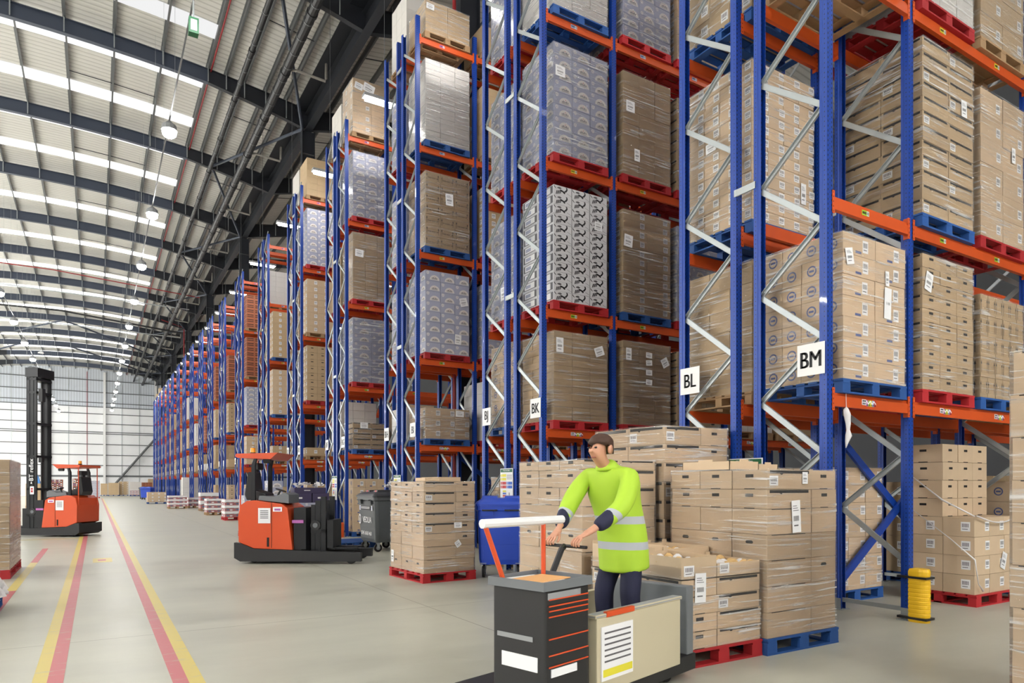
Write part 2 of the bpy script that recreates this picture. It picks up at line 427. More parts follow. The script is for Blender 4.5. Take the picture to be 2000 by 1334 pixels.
# valley beam and columns
VX = 8.4
mb = MB(); mb.box(VX - .012, YB, 18.02, VX + .012, YF, 18.72, STEELD)
for z in (18.0, 18.72): mb.box(VX - .16, YB, z, VX + .16, YF, z + .025, STEELD)
struct('valley_beam', mb, 'deep dark valley beam on top of the steel columns', 'beam')
mb = MB(); mb.box(VX - .6, YB, 18.9, VX + .6, YF, 18.94, STEELD)
struct('trim_2', mb, 'dark valley gutter underside above the valley beam', 'gutter')
for i in range(-1, 6):
    y = 32.04 + 16 * i
    mb = MB(); mb.box(VX - .29, y - .008, 0, VX + .29, y + .008, 18.0, STEELD)
    for dx in (-.29, .27): mb.box(VX + dx, y - .15, 0, VX + dx + .02, y + .15, 18.0, STEELD)
    for z in (6.0, 12.0, 15.0, 16.9): mb.box(VX - .28, y - .14, z, VX + .28, y + .14, z + .015, GALVD)
    struct('steel_column', mb, 'dark steel roof column behind the racks, %s from the camera end' % ORD[i + 1], 'column')
    mb = MB()
    for dy in (-8, 8):
        mb.tube([(VX - .25, y, 18.05), (5.35, y + dy, zraft(5.35) - .55)], .07, STEEL, 8)
    struct('roof_brace', mb, 'pair of tubular roof braces meeting at a column, %s from the camera end' % ORD[i + 1], 'brace')
    if i in (-1, 3):
        mb = MB(); mb.tube([(VX - .45, y - .1, 0), (VX - .45, y - .1, 18.3), (VX - 2.6, y - .1, 18.9)], .05, REDP, 8)
        struct('sprinkler_riser', mb, 'red sprinkler riser pipe beside a dark column, %s one' % ORD[max(0, i)], 'pipe')
# drainage pipes under the rafters
for x, z, r, nm in ((5.2, 18.55, .11, 'slimmer'), (6.46, 18.1, .18, 'thicker')):
    mb = MB(); mb.tube([(x, YB, z), (x, YF, z)], r, PIPEB, 12)
    y = YB + .5
    while y < 100:
        mb.tube([(x, y, z), (x, y + .05, z)], r + .012, GALVD, 12); y += 1.0
    y = YB + 2
    while y < 100:
        mb.tube([(x, y, z), (x, y + .2, z)], r + .022, PIPEB, 12); y += 4.0
    struct('rainwater_pipe', mb, '%s black rainwater pipe slung under the rafters' % nm, 'pipe')
for i, y in enumerate(RY[3:13]):
    yy = y + 3.6
    mb = MB(); mb.tube([(6.5, yy + .5, 18.25), (6.8, yy, 18.05), (7.95, yy, 17.98), (7.98, yy, 18.1), (8.02, yy + .1, 18.75)], .055, INSUL, 8)
    struct('drain_spur', mb, 'pale lagged drain spur from valley gutter to black pipe, %s from the camera end' % ORD[i], 'pipe')
mb = MB(); mb.tube([(4.24, YB, zsheet(4.24) - .27), (4.24, YF, zsheet(4.24) - .27)], .03, REDP, 6)
struct('sprinkler_pipe', mb, 'thin red sprinkler pipe along the last rooflight edge', 'pipe')
mb = MB(); mb.tube([(-22, 80, 18.4), (XC, 80, 18.7), (7.8, 80, 17.7)], .09, PIPEB, 8)
struct('sprinkler_main', mb, 'black sprinkler main crossing under the far rafters', 'pipe')
mb = MB(); mb.tube([(-22, 66, 18.9), (XC, 66, 18.9), (7.8, 66, 18.2)], .045, REDP, 8)
struct('sprinkler_branch', mb, 'red sprinkler branch crossing under a mid-roof rafter', 'pipe')
mb = MB(); mb.tube([(-22, 71, 18.7), (7.5, 71, 18.2)], .05, GALV, 8); mb.tube([(-22, 84, 18.5), (8, 84, 18.0)], .05, GALV, 8)
struct('cable_conduit', mb, 'galvanised conduits crossing under the far rafters', 'conduit')
for i, (xa, ya, xb, yb) in enumerate(((-3, 88, 2.4, 96), (2.4, 96, 7.6, 104), (-3, 88, -8, 96), (-3, 104, 2.4, 112), (2.4, 112, 8, 120), (-8, 104, -13, 112))):
    mb = MB(); mb.tube([(xa, ya, zraft(xa) - .5), (xb, yb, zraft(xb) - .5)], .1, STEEL, 8)
    struct('roof_brace', mb, 'diagonal blue-grey tube brace among the far rafters, %s of six' % ORD[i], 'brace')

# walls
def wall_mat():
    m = bpy.data.materials.new('wall_cladding'); m.use_nodes = True
    nt = m.node_tree; N = nt.nodes; L = nt.links; b = N['Principled BSDF']; b.inputs['Roughness'].default_value = .5
    tc = N.new('ShaderNodeTexCoord'); sp = N.new('ShaderNodeSeparateXYZ'); L.new(tc.outputs['Object'], sp.inputs[0])
    up = N.new('ShaderNodeMath'); up.operation = 'GREATER_THAN'; L.new(sp.outputs[2], up.inputs[0]); up.inputs[1].default_value = 14.0
    w = N.new('ShaderNodeTexWave'); w.bands_direction = 'X'; w.inputs['Scale'].default_value = .85; L.new(tc.outputs['Object'], w.inputs[0])
    rp = N.new('ShaderNodeValToRGB'); rp.color_ramp.elements[1].position = .3
    rp.color_ramp.elements[0].color = rgb(178, 184, 192); rp.color_ramp.elements[1].color = rgb(205, 211, 220)
    L.new(w.outputs['Fac'], rp.inputs[0])
    mx = N.new('ShaderNodeMix'); mx.data_type = 'RGBA'; L.new(up.outputs[0], mx.inputs['Factor'])
    mx.inputs['A'].default_value = rgb(238, 239, 241); L.new(rp.outputs[0], mx.inputs['B'])
    L.new(mx.outputs['Result'], b.inputs['Base Color'])
    return m
WALL = wall_mat()
mb = MB(); mb.box(XL, YF, 0, XR, YF + .2, 20.6, WALL); struct('wall_far', mb, 'white and pale grey clad end wall at the far end', 'wall')
mb = MB(); mb.box(XL - .2, YB, 0, XL, YF, 20.6, WALL); struct('wall_left', mb, 'clad side wall far to the left', 'wall')
mb = MB(); mb.box(XR, YB, 0, XR + .2, YF, 20.6, mat('darkened_cladding', rgb(96, 98, 102), .6)); struct('wall_right', mb, 'clad side wall behind the racks', 'wall')  # cladding colour darkened to stand for the gloom behind the racks
mb = MB(); mb.box(XL, YB - .2, 0, XR, YB, 20.6, WALL); struct('wall_back', mb, 'clad end wall behind the camera', 'wall')
for i, z in enumerate((18.3, 16.4, 14.75, 14.1, 12.97, 11.42, 10.1, 9.82, 8.15, 6.44, 4.8, 3.1)):
    mb = MB(); hgt = .12 if z > 3.5 else .26
    mb.box(XL, YF - .12, z - hgt / 2, XR, YF - .0, z + hgt / 2, GALVD)
    struct('trim_%d' % (10 + i), mb, 'grey horizontal cladding rail on the far wall, %s from the top' % ORD[i], 'rail')
for i, px in enumerate((-10.93, -3.69, -1.24, 3.53, 6.01)):
    mb = MB(); mb.box(px - .04, YF - .08, 0, px + .04, YF, 19.6, GALV if i != 2 else REDP)
    struct('trim_%d' % (30 + i), mb, 'thin vertical line on the far wall, %s from the left' % ORD[i], 'rail')
for i, px in enumerate((-13.2, -6.1, 1.12, 8.38)):
    mb = MB(); mb.box(px - .17, YF - .5, 0, px + .17, YF - .12, 19.6, WHITE)
    struct('wall_post', mb, 'white gable post in front of the far wall, %s from the left' % ORD[i], 'post')
mb = MB(); mb.tube([(2.4, YF - .7, 1.6), (8.3, YF - .7, 9.3)], .17, GALVD, 8)
struct('wall_brace', mb, 'grey diagonal tube brace against the far wall', 'brace')

# ------------------------------------------------------------------ lamps
LENS = emis('lamp_lens', (1, .985, .955, 1), 84); LENS4 = emis('added_left_lamp_lens', (1, .985, .955, 1), 800)  # the left lens serves added lamps out of view
LENS2 = emis('aisle_lamp_lens', (1, .985, .955, 1), 44); LENS3 = emis('added_front_lamp_lens', (1, .985, .955, 1), 160)  # the front lens serves lamps added behind the camera
mbh = MB(); mbh.tube([(0, 0, .06), (0, 0, .22), (0, 0, .30), (0, 0, .36)], [.24, .22, .12, .06], LGREY, 12); LAMP_H = mbh.mesh('housing')
mbl = MB(); mbl.tube([(0, 0, -.16), (0, 0, -.10), (0, 0, .055)], [.12, .20, .225], LENS, 8); LAMP_L = mbl.mesh('lens'); mbl.mats = [LENS4]; LAMP_L4 = mbl.mesh('lens')
mbl = MB(); mbl.box(-.55, -.09, -.03, .55, .09, .03, LENS2); ALAMP_L = mbl.mesh('lens'); mbl.mats = [LENS4]; LAMP_L4 = mbl.mesh('lens')
mbl = MB(); mbl.box(-.55, -.09, -.03, .55, .09, .03, LENS3); ALAMP_L3 = mbl.mesh('lens')
mbh = MB(); mbh.box(-.62, -.12, .031, .62, .12, .12, LGREY); mbh.tube([(0, 0, .12), (0, 0, 7.3)], .008, GALVD, 6); ALAMP_H = mbh.mesh('housing')
for X, Z, nm, rowg in ((2.04, 13.1, 'right', 'lamp row right of the walkway'), (-4.75, 12.6, 'left', 'lamp row left of the walkway'), (-12.5, 9.0, 'outer', 'lamp rows out of sight on the left'), (-19.5, 8.4, 'outer', 'lamp rows out of sight on the left'), (-26.5, 8.4, 'outer', 'lamp rows out of sight on the left')):
    for i in range(-3, 13, 2 if nm == 'outer' else 1):  # outer rows are added, unseen lamps that brighten the rack sides
        y = 24.9 + 8 * i
        if i >= 0: lab = 'glowing round high-bay lamp, %s from the camera in the %s row over the floor' % (ORD[i], nm)
        else: lab = 'glowing round high-bay lamp above the frame in the %s row' % nm
        if nm == 'outer': lab = 'added high-bay lamp out of sight on the left, lighting the rack sides'
        t = thing('pendant_lamp', lab, 'lamp', (X, y, Z), 0, rowg)
        link('housing', LAMP_H, t); link('lens', LAMP_L4 if nm == 'outer' else LAMP_L, t, label='glowing lamp lens')
    mb = MB(); mb.box(X - .02, YB, Z + .36, X + .02, 123, Z + .40, GALVD)
    y = YB + 1
    while y < 118: mb.tube([(X, y, Z + .42), (X, y, zsheet(X) - .2)], .004, GALV, 4); y += 4
    struct('lamp_trunking', mb, 'slim suspended cable trunking carrying the %s lamp row' % nm, 'trunking')  # trunking of the outer rows is added along with their lamps
Y0S = [4.33, 9.56, 14.82, 20.13, 25.38, 31.05, 37.15, 42.8, 47.9, 52.6, 58.2, 63.5, 68.6, 74.2, 79.1, 84.6, 89.6, 94.4, 98.9]
for k in range(19):
    ya = 2.55 if k == 0 else (Y0S[k - 1] + 2.0 + Y0S[k]) / 2
    for q, x in enumerate((7.0, 14.0) if k else (3.6, 7.2, 10.8, 14.4, .4, 3.4, 6.4, 9.4, 12.4, -2.0, 2.0, 6.0, 10.0)):  # rows behind the camera are added lamps, hung low to brighten near goods
        nm = 'before rack BM, set partly added behind camera' if k == 0 else 'between the %s and %s double racks' % (ORD[k - 1], ORD[k])
        t = thing('pendant_lamp', 'slim aisle lamp %s, %s from the main aisle' % (nm, ORD[q]), 'lamp', (x, ya if q < 4 else -6.0 if q < 9 else -10.5, 12.4 if q < 4 else 8.2 if q < 9 else 8.0), 0, 'lamps over the rack aisles')
        link('housing', ALAMP_H, t); link('lens', ALAMP_L3 if k == 0 and q > 3 else ALAMP_L, t, label='glowing lamp lens')
mb = MB(); mb.box(1.93, 18.3, 12.62, 2.15, 18.5, 13.0, GRN); mb.box(1.97, 18.29, 12.68, 2.11, 18.30, 12.94, WHITE); mb.tube([(2.04, 18.4, 13.0), (2.04, 18.4, 13.46)], .02, GALV, 6)
tag(link('hanging_exit_lamp', mb.mesh('exit_lamp')), 'small green emergency exit lamp hanging from the lamp trunking', 'exit lamp')
for i, (x, y, z, zt) in enumerate(((-6.0, 60, 15.3, 19), (-4.8, 84, 15.0, 19))):
    mb = MB(); mb.tube([(x, y, z), (x, y, z + .12), (x, y, z + .2)], [.28, .2, .04], WHITE, 12); mb.tube([(x, y, z + .2), (x, y, zt)], .012, GALV, 5)
    tag(link('ceiling_speaker', mb.mesh('ceiling_speaker')), 'white dome loudspeaker on a long wire, %s from the camera' % ORD[i], 'speaker')

# ------------------------------------------------------------------ racking
Y0S = [4.33, 9.56, 14.82, 20.13, 25.38, 31.05, 37.15, 42.8, 47.9, 52.6, 58.2, 63.5, 68.6, 74.2, 79.1, 84.6, 89.6, 94.4, 98.9]
FX = [6.43, 7.94, 10.85, 13.75, 16.65]
LV = [2.50, 4.53, 7.03, 9.53, 12.08]
DEP, GAP = .82, .34
UH = 12.55
SIGN = {0: ('BM', 'BL'), 1: ('BK', 'BJ'), 2: ('BI', 'BH'), 3: ('BG', 'BF'), 4: ('BE', 'BD'), 5: ('BC', 'BB'), 6: ('BA', 'AZ')}
def upright_mesh(mt, step=True):
    mb = MB()
    o = [(-.05, -.045), (.05, -.045), (.05, .004), (.042, .012), (.042, .045), (.030, .045), (.030, .041), (.038, .041), (.038, .010), (.046, .002), (.046, -.041),
         (-.046, -.041), (-.046, .002), (-.038, .010), (-.038, .041), (-.030, .041), (-.030, .045), (-.042, .045), (-.042, .012), (-.05, .004)]
    mb.prism(o, 'z', .008, UH, mt)
    return mb.mesh('upright')
UP_N, UP_F = upright_mesh(BLUEP), upright_mesh(BLUE)
mb = MB(); mb.box(-.08, -.09, 0, .08, .08, .008, GALV); mb.box(-.054, -.05, .008, -.0505, .04, .14, GALV); mb.box(.0505, -.05, .008, .054, .04, .14, GALV)
mb.tube([(.0, -.07, .008), (.0, -.07, .03)], .014, GALV, 6); FOOT = mb.mesh('foot_plate')
def brace_mesh(dy, dz, flip):
    """galvanised C-section lacing bar, from the near upright to the far upright"""
    mb = MB(); p = Vector((0, .03, 0)); q = Vector((0, DEP - .03, dz)); d = (q - p).normalized(); n = Vector((0, -d.z, d.y)); sgn = -1 if flip else 1
    w = .028
    mb.bar(p + Vector((sgn * .012, 0, 0)), q + Vector((sgn * .012, 0, 0)), .004, w * 2, GALV, tuple(n))
    for s_ in (-1, 1): mb.bar(p + n * s_ * w, q + n * s_ * w, .028, .004, GALV, tuple(n))
    return mb.mesh('lacing_brace')
BR_A, BR_B = brace_mesh(DEP, .575, True), brace_mesh(DEP, -.6, False)
mb = MB(); mb.bar((0, .03, 0), (0, DEP - .03, 0), .03, .05, GALV); BR_H = mb.mesh('lacing_brace')
def lacing_merged():
    mb = MB(); z = .68
    while z < UH - .7:
        mb.bar((0, .03, z), (0, DEP - .03, z + .575), .03, .05, GALV); mb.bar((0, DEP - .03, z + .6), (0, .03, z + 1.2), .03, .05, GALV); z += 1.2
    return mb.mesh('lacing')
LACE = lacing_merged()
def beam_mesh(L, side):
    """orange box beam, origin on the left upright centre line; side -1: face towards -Y"""
    mb = MB(); s_ = side
    y0, y1 = (-.05, -.002) if s_ < 0 else (.002, .05)
    ys = -.05 if s_ < 0 else .05
    x0, x1 = .056, L - .056
    pf = [(y0, -.14), (y1, -.14), (y1, 0), (y0 + .018, 0), (y0 + .018, -.028), (y0, -.034)] if s_ < 0 else [(y1, -.14), (y1, -.034), (y1 - .018, -.028), (y1 - .018, 0), (y0, 0), (y0, -.14)]
    mb.prism(pf, 'x', x0, x1, ORANGE)
    for (xa, xb, xs_, xe) in ((.0505, .056, .032, .072), (L - .056, L - .0505, L - .072, L - .032)):
        mb.box(xa, min(ys, -ys * .2), -.185, xb, max(ys, -ys * .2), .05, ORANGE)
        mb.box(xs_, ys - (.004 if s_ < 0 else 0), -.185, xe, ys + (0 if s_ < 0 else .004), .05, ORANGE)
        for zz in (-.165, -.115, -.065, -.015, .03):
            xm = (xs_ + xe) / 2 + (-.004 if xs_ < .1 else .004); yq = ys - .0045 if s_ < 0 else ys + .0045
            mb.poly([(xm - .005, yq, zz - .008), (xm + .005, yq, zz - .008), (xm + .005, yq, zz + .008), (xm - .005, yq, zz + .008)], DARK)
    return mb.mesh('beam')
BEAM = {(i, s_): beam_mesh(FX[i + 1] - FX[i], s_) for i in range(4) for s_ in (-1, 1)}
def tag_mesh(kind):
    mb = MB(); y = -.0535
    if kind == 0:
        mb.box(0, y, -.10, .075, y + .003, -.04, PAPER); yy = y - .001
        for (a, b_, c, d) in ((.01, -.065, .034, -.048), (.04, -.065, .066, -.048), (.01, -.094, .03, -.075), (.04, -.094, .06, -.075)): mb.poly([(a, yy, b_), (c, yy, b_), (c, yy, d), (a, yy, d)], INK)
        for k, mt in enumerate((LMAG, LGREEN, YLINE, LBLUE, SRED)):
            a = .075 + k * .036
            mb.box(a, y, -.11, a + .036, y + .003, -.045, mt)
            dz = -.03 if k % 2 == 0 else .03
            mb.poly([(a, yy, -.06 - dz / 2), (a + .036, yy, -.06 + dz / 2), (a + .036, yy, -.078 + dz / 2), (a, yy, -.078 - dz / 2)], PAPER)
            mb.poly([(a + .01, yy - .001, -.105), (a + .024, yy - .001, -.105), (a + .024, yy - .001, -.09), (a + .01, yy - .001, -.09)], INK)
    else:
        mt = (None, LGREEN, YLINE, LBLUE, LMAG)[kind]
        mb.box(0, y, -.10, .13, y + .003, -.045, mt); mb.box(.085, y - .001, -.097, .127, y, -.048, PAPER); yy = y - .0015
        for k in range(5): mb.poly([(.09 + k * .007, yy, -.09), (.094 + k * .007, yy, -.09), (.094 + k * .007, yy, -.055), (.09 + k * .007, yy, -.055)], INK)
        for k in range(4): mb.poly([(.008 + k * .018, yy, -.085), (.021 + k * .018, yy, -.085), (.021 + k * .018, yy, -.06), (.008 + k * .018, yy, -.06)], INK)
    return mb.mesh('location_label')
TAGS = [tag_mesh(i) for i in range(5)]
def sign_mesh(txt):
    mb = MB(); mb.box(-.004, -.02, 0, 0, .30, .33, WHITE)
    return mb.mesh('aisle_sign')
def letters_mesh(txt):
    mb = MB()
    for q in (-.007, 0, .007): text_into(mb, txt, (-.0055 - abs(q) * .05, .14 + q, .165), (0, -1, 0), (0, 0, 1), .245, INK, 0, .80)
    return mb.mesh('sign_lettering')
def rowname(k, far):
    if k < 3: return 'rack ' + SIGN[k][far]
    return ('far' if far else 'near') + ' side of the %s double rack' % ORD[k]
RACKS = {}
for k, y0 in enumerate(Y0S):
    near = k <= 3
    nfr = 5 if k == 0 else 4 if k <= 3 else 3
    for far in (0, 1):
        yo = y0 + far * (DEP + GAP)
        side = 1 if far else -1
        lab = ('blue and orange pallet rack row signed %s at its aisle end' % SIGN[k][far]) if k < 3 else \
              'blue and orange pallet rack row, %s side of the %s double rack from the camera' % ('far' if far else 'near', ORD[k])
        r = thing('pallet_rack', lab, 'pallet rack', (FX[0], yo, 0), 0, 'pallet rack rows along the aisle')
        RACKS[(k, far)] = r
        for i in range(nfr):
            fx = FX[i] - FX[0]
            for yy, rz in ((0, 0), (DEP, PI)):
                u = link('upright', UP_N if k <= 5 else UP_F, r, (fx, yy, 0), rz)
                if near: link('foot_plate', FOOT, u)
            if k <= 2 and i < 3:
                z = .68 if True else 0
                link('lacing_brace', BR_H, r, (fx, 0, .12))
                while z < UH - .6:
                    link('lacing_brace', BR_A, r, (fx, 0, z)); 
                    if z + 1.25 < UH: link('lacing_brace', BR_B, r, (fx, 0, z + 1.2 - 0.0))
                    z += 1.2
            else:
                link('lacing', LACE, r, (fx, 0, 0))
            if i < nfr - 1:
                for li, z in enumerate(LV):
                    for yy, sd in ((0, -1), (DEP, 1)):
                        if (k, far, i, li) == (0, 0, 0, 4): continue
                        b = link('beam', BEAM[(i, sd)], r, (fx, yy, z))
                        if far == 0 and sd < 0 and k <= 6:
                            for q, px in enumerate(([.55] if i == 0 else [.62, 1.95])):
                                link('location_label', TAGS[li], b, (px, 0, 0))
        # spacers are carried by the near row
        if far == 0:
            for z in (4.95, 8.54, 11.75):
                for i in range(min(nfr, 3)):
                    mb = MB(); mb.box(FX[i] - FX[0] - .04, DEP + .05, z - .04, FX[i] - FX[0] - .036, DEP + GAP - .05, z + .04, GALV)
                    for ya in (DEP + .02, DEP + GAP - .06): mb.box(FX[i] - FX[0] - .058, ya, z - .04, FX[i] - FX[0] - .052, ya + .04, z + .04, GALV)
                    mb.box(FX[i] - FX[0] - .056, DEP + .02, z - .04, FX[i] - FX[0] - .052, DEP + GAP - .02, z + .04, GALV)
                    part('row_spacer', mb, r)
        # aisle sign at the row end
        if k in SIGN:
            ys = 0.02 if far == 0 else DEP - .26
            sg = link('aisle_sign', sign_mesh(''), r, (-.06, ys - .03, 2.69), label='white aisle sign plate')
            link('sign_lettering', letters_mesh(SIGN[k][far]), sg)
        else:
            mb = MB(); mb.box(-.064, .0, 2.69, -.06, .28, 3.02, WHITE); part('aisle_sign', mb, r, (0, 0 if far == 0 else DEP - .28, 0), 'white aisle sign plate')
        if far == 0 and k <= 2:
            mb = MB(); mb.bar((FX[1] - FX[0] + .1, DEP + .16, .2), (FX[2] - FX[0] - .1, DEP + .16, 2.1), .04, .10, BLUE); mb.bar((FX[1] - FX[0] + .1, DEP + .21, 2.3), (FX[2] - FX[0] - .1, DEP + .21, .4), .04, .10, BLUE)
            part('rear_brace', mb, r, label='blue diagonal back brace')

# safety boards on the rack ends
def safety_board(k, ya, yb, z0, z1, lab):
    mb = MB(); X = FX[0] - .075
    mb.box(X - .004, ya, z0, X, yb, z1, WHITE); w = yb - ya; h = z1 - z0; xx = X - .005
    def R(u0, v0, u1, v1, mt): mb.poly([(xx, yb - u0 * w, z0 + v0 * h), (xx, yb - u1 * w, z0 + v0 * h), (xx, yb - u1 * w, z0 + v1 * h), (xx, yb - u0 * w, z0 + v1 * h)], mt)
    R(.03, .91, .97, .985, GRN)
    for i in range(2): R(.16, .80 - i * .09, .48, .865 - i * .09, YLINE); R(.04, .80 - i * .09, .13, .86 - i * .09, YLINE)
    for i in range(2):
        R(.16, .61 - i * .09, .48, .68 - i * .09, SRED); R(.04, .61 - i * .09, .13, .68 - i * .09, SRED)
        R(.62, .61 - i * .09, .96, .68 - i * .09, SBLUE); R(.52, .61 - i * .09, .59, .68 - i * .09, SBLUE)
    for i in range(5): R(.52, .74 + i * .025, .95, .748 + i * .025, GREYINK)
    for i, mt in enumerate((YLINE, SBLUE, SRED, SRED, YLINE)): R(.2, .43 - i * .055, .48, .47 - i * .055, mt)
    R(.70, .18, .75, .42, INK)
    text_into(mb, 'Wide Aisle Safety', (X - .0065, (ya + yb) / 2, z0 + .948 * h), (0, -1, 0), (0, 0, 1), h * .055, WHITE, .01, .8)
    tag(link('safety_board', mb.mesh('safety_board')), lab, 'sign')
safety_board(1, 9.56 + .84, 9.56 + 1.28, 1.1, 1.85, 'white safety notice board with green header between racks BK and BJ')
safety_board(0, 4.33 + .72, 4.33 + 1.22, 1.1, 1.85, 'white safety notice board with green header between racks BM and BL')
safety_board(2, 14.82 + .84, 14.82 + 1.3, 1.1, 1.80, 'white safety notice board with green header between racks BI and BH')
safety_board(3, 20.13 + .70, 20.13 + 1.2, 1.1, 1.84, 'white safety notice board with green header on the fourth double rack')
# end guards
for k, lab in ((1, 'low orange end guard at the foot of racks BK and BJ'), (3, 'low orange end guard at the foot of the fourth double rack')):
    y0 = Y0S[k]
    t = thing('end_guard', lab, 'rack guard', (FX[0] - .17, y0, 0)); ye = .12 if k == 1 else 2.05
    for yy in (-.1, ye):
        mb = MB(); mb.prism([(yy, 0), (yy + .12, 0), (yy + .12, .40), (yy + .09, .44), (yy + .03, .44), (yy, .40)], 'x', -.06, .06, ORANGE); mb.box(-.09, yy - .04, 0, .075, yy + .16, .01, ORANGE)
        part('guard_post', mb, t)
    mb = MB()
    for z in (.12, .30): mb.box(-.03, .02, z, .01, ye, z + .09, ORANGE)
    part('guard_rail', mb, t)
# yellow upright protector
t = thing('column_guard', 'yellow plastic column guard strapped to the foot of a BM upright', 'rack guard', (FX[1] + .0, 4.33 - .155, 0))
mb = MB(); n = 14
ring = [(.085 * math.cos(PI + PI * j / n) , .10 * math.sin(PI + PI * j / n)) for j in range(n + 1)] + [(.085, .095), (-.085, .095)]
zs = [0, .02]; rs = [.95, 1]
z = .02
while z < .5: zs += [z + .028, z + .036, z + .046]; rs += [1, .95, 1]; z += .046
zs += [.57, .6]; rs += [1, .9]
mb.loft([[(p[0] * r_, p[1] * r_, zz) for p in ring] for zz, r_ in zip(zs, rs)], YEL)
part('guard_shell', mb, t)
mb = MB()
for z in (.03, .49): mb.box(-.09, -.106, z, .09, .22, z + .025, BLACK)
part('strap', mb, t, label='black strap')

# ------------------------------------------------------------------ pallets and loads
def pallet_mesh(w, d, mt, name='pallet'):
    mb = MB()
    for y in (0, d / 2 - .05, d - .1): mb.box(.0, y, 0, w, y + .1, .018, mt)
    for x in (0, w - .1): mb.box(x, .1, 0, x + .1, d - .1, .0175, mt)
    for x in (0, w / 2 - .07, w - .14):
        for y in (0, d / 2 - .05, d - .1): mb.box(x + .002, y + .002, .018, x + .138, y + .098, .108, mt)
        mb.box(x + .01, 0, .108, x + .13, d, .128, mt)
    n = 7; bw = .105; st = (d - bw) / (n - 1)
    for i in range(n): mb.box(0, i * st, .128, w, i * st + bw, .15, mt)
    return mb.mesh(name)
_PM = {}
PCOL = {'red': PRED, 'blue': PBLUE, 'wood': PWOOD}
def pallet(col, X, Y, Z, label, w=1.2, d=1.0, rz=0, group=None):
    key = (col, w, d)
    if key not in _PM: _PM[key] = pallet_mesh(w, d, PCOL[col])
    return tag(link('pallet', _PM[key], None, (X, Y, Z), rz), label, 'pallet', group)

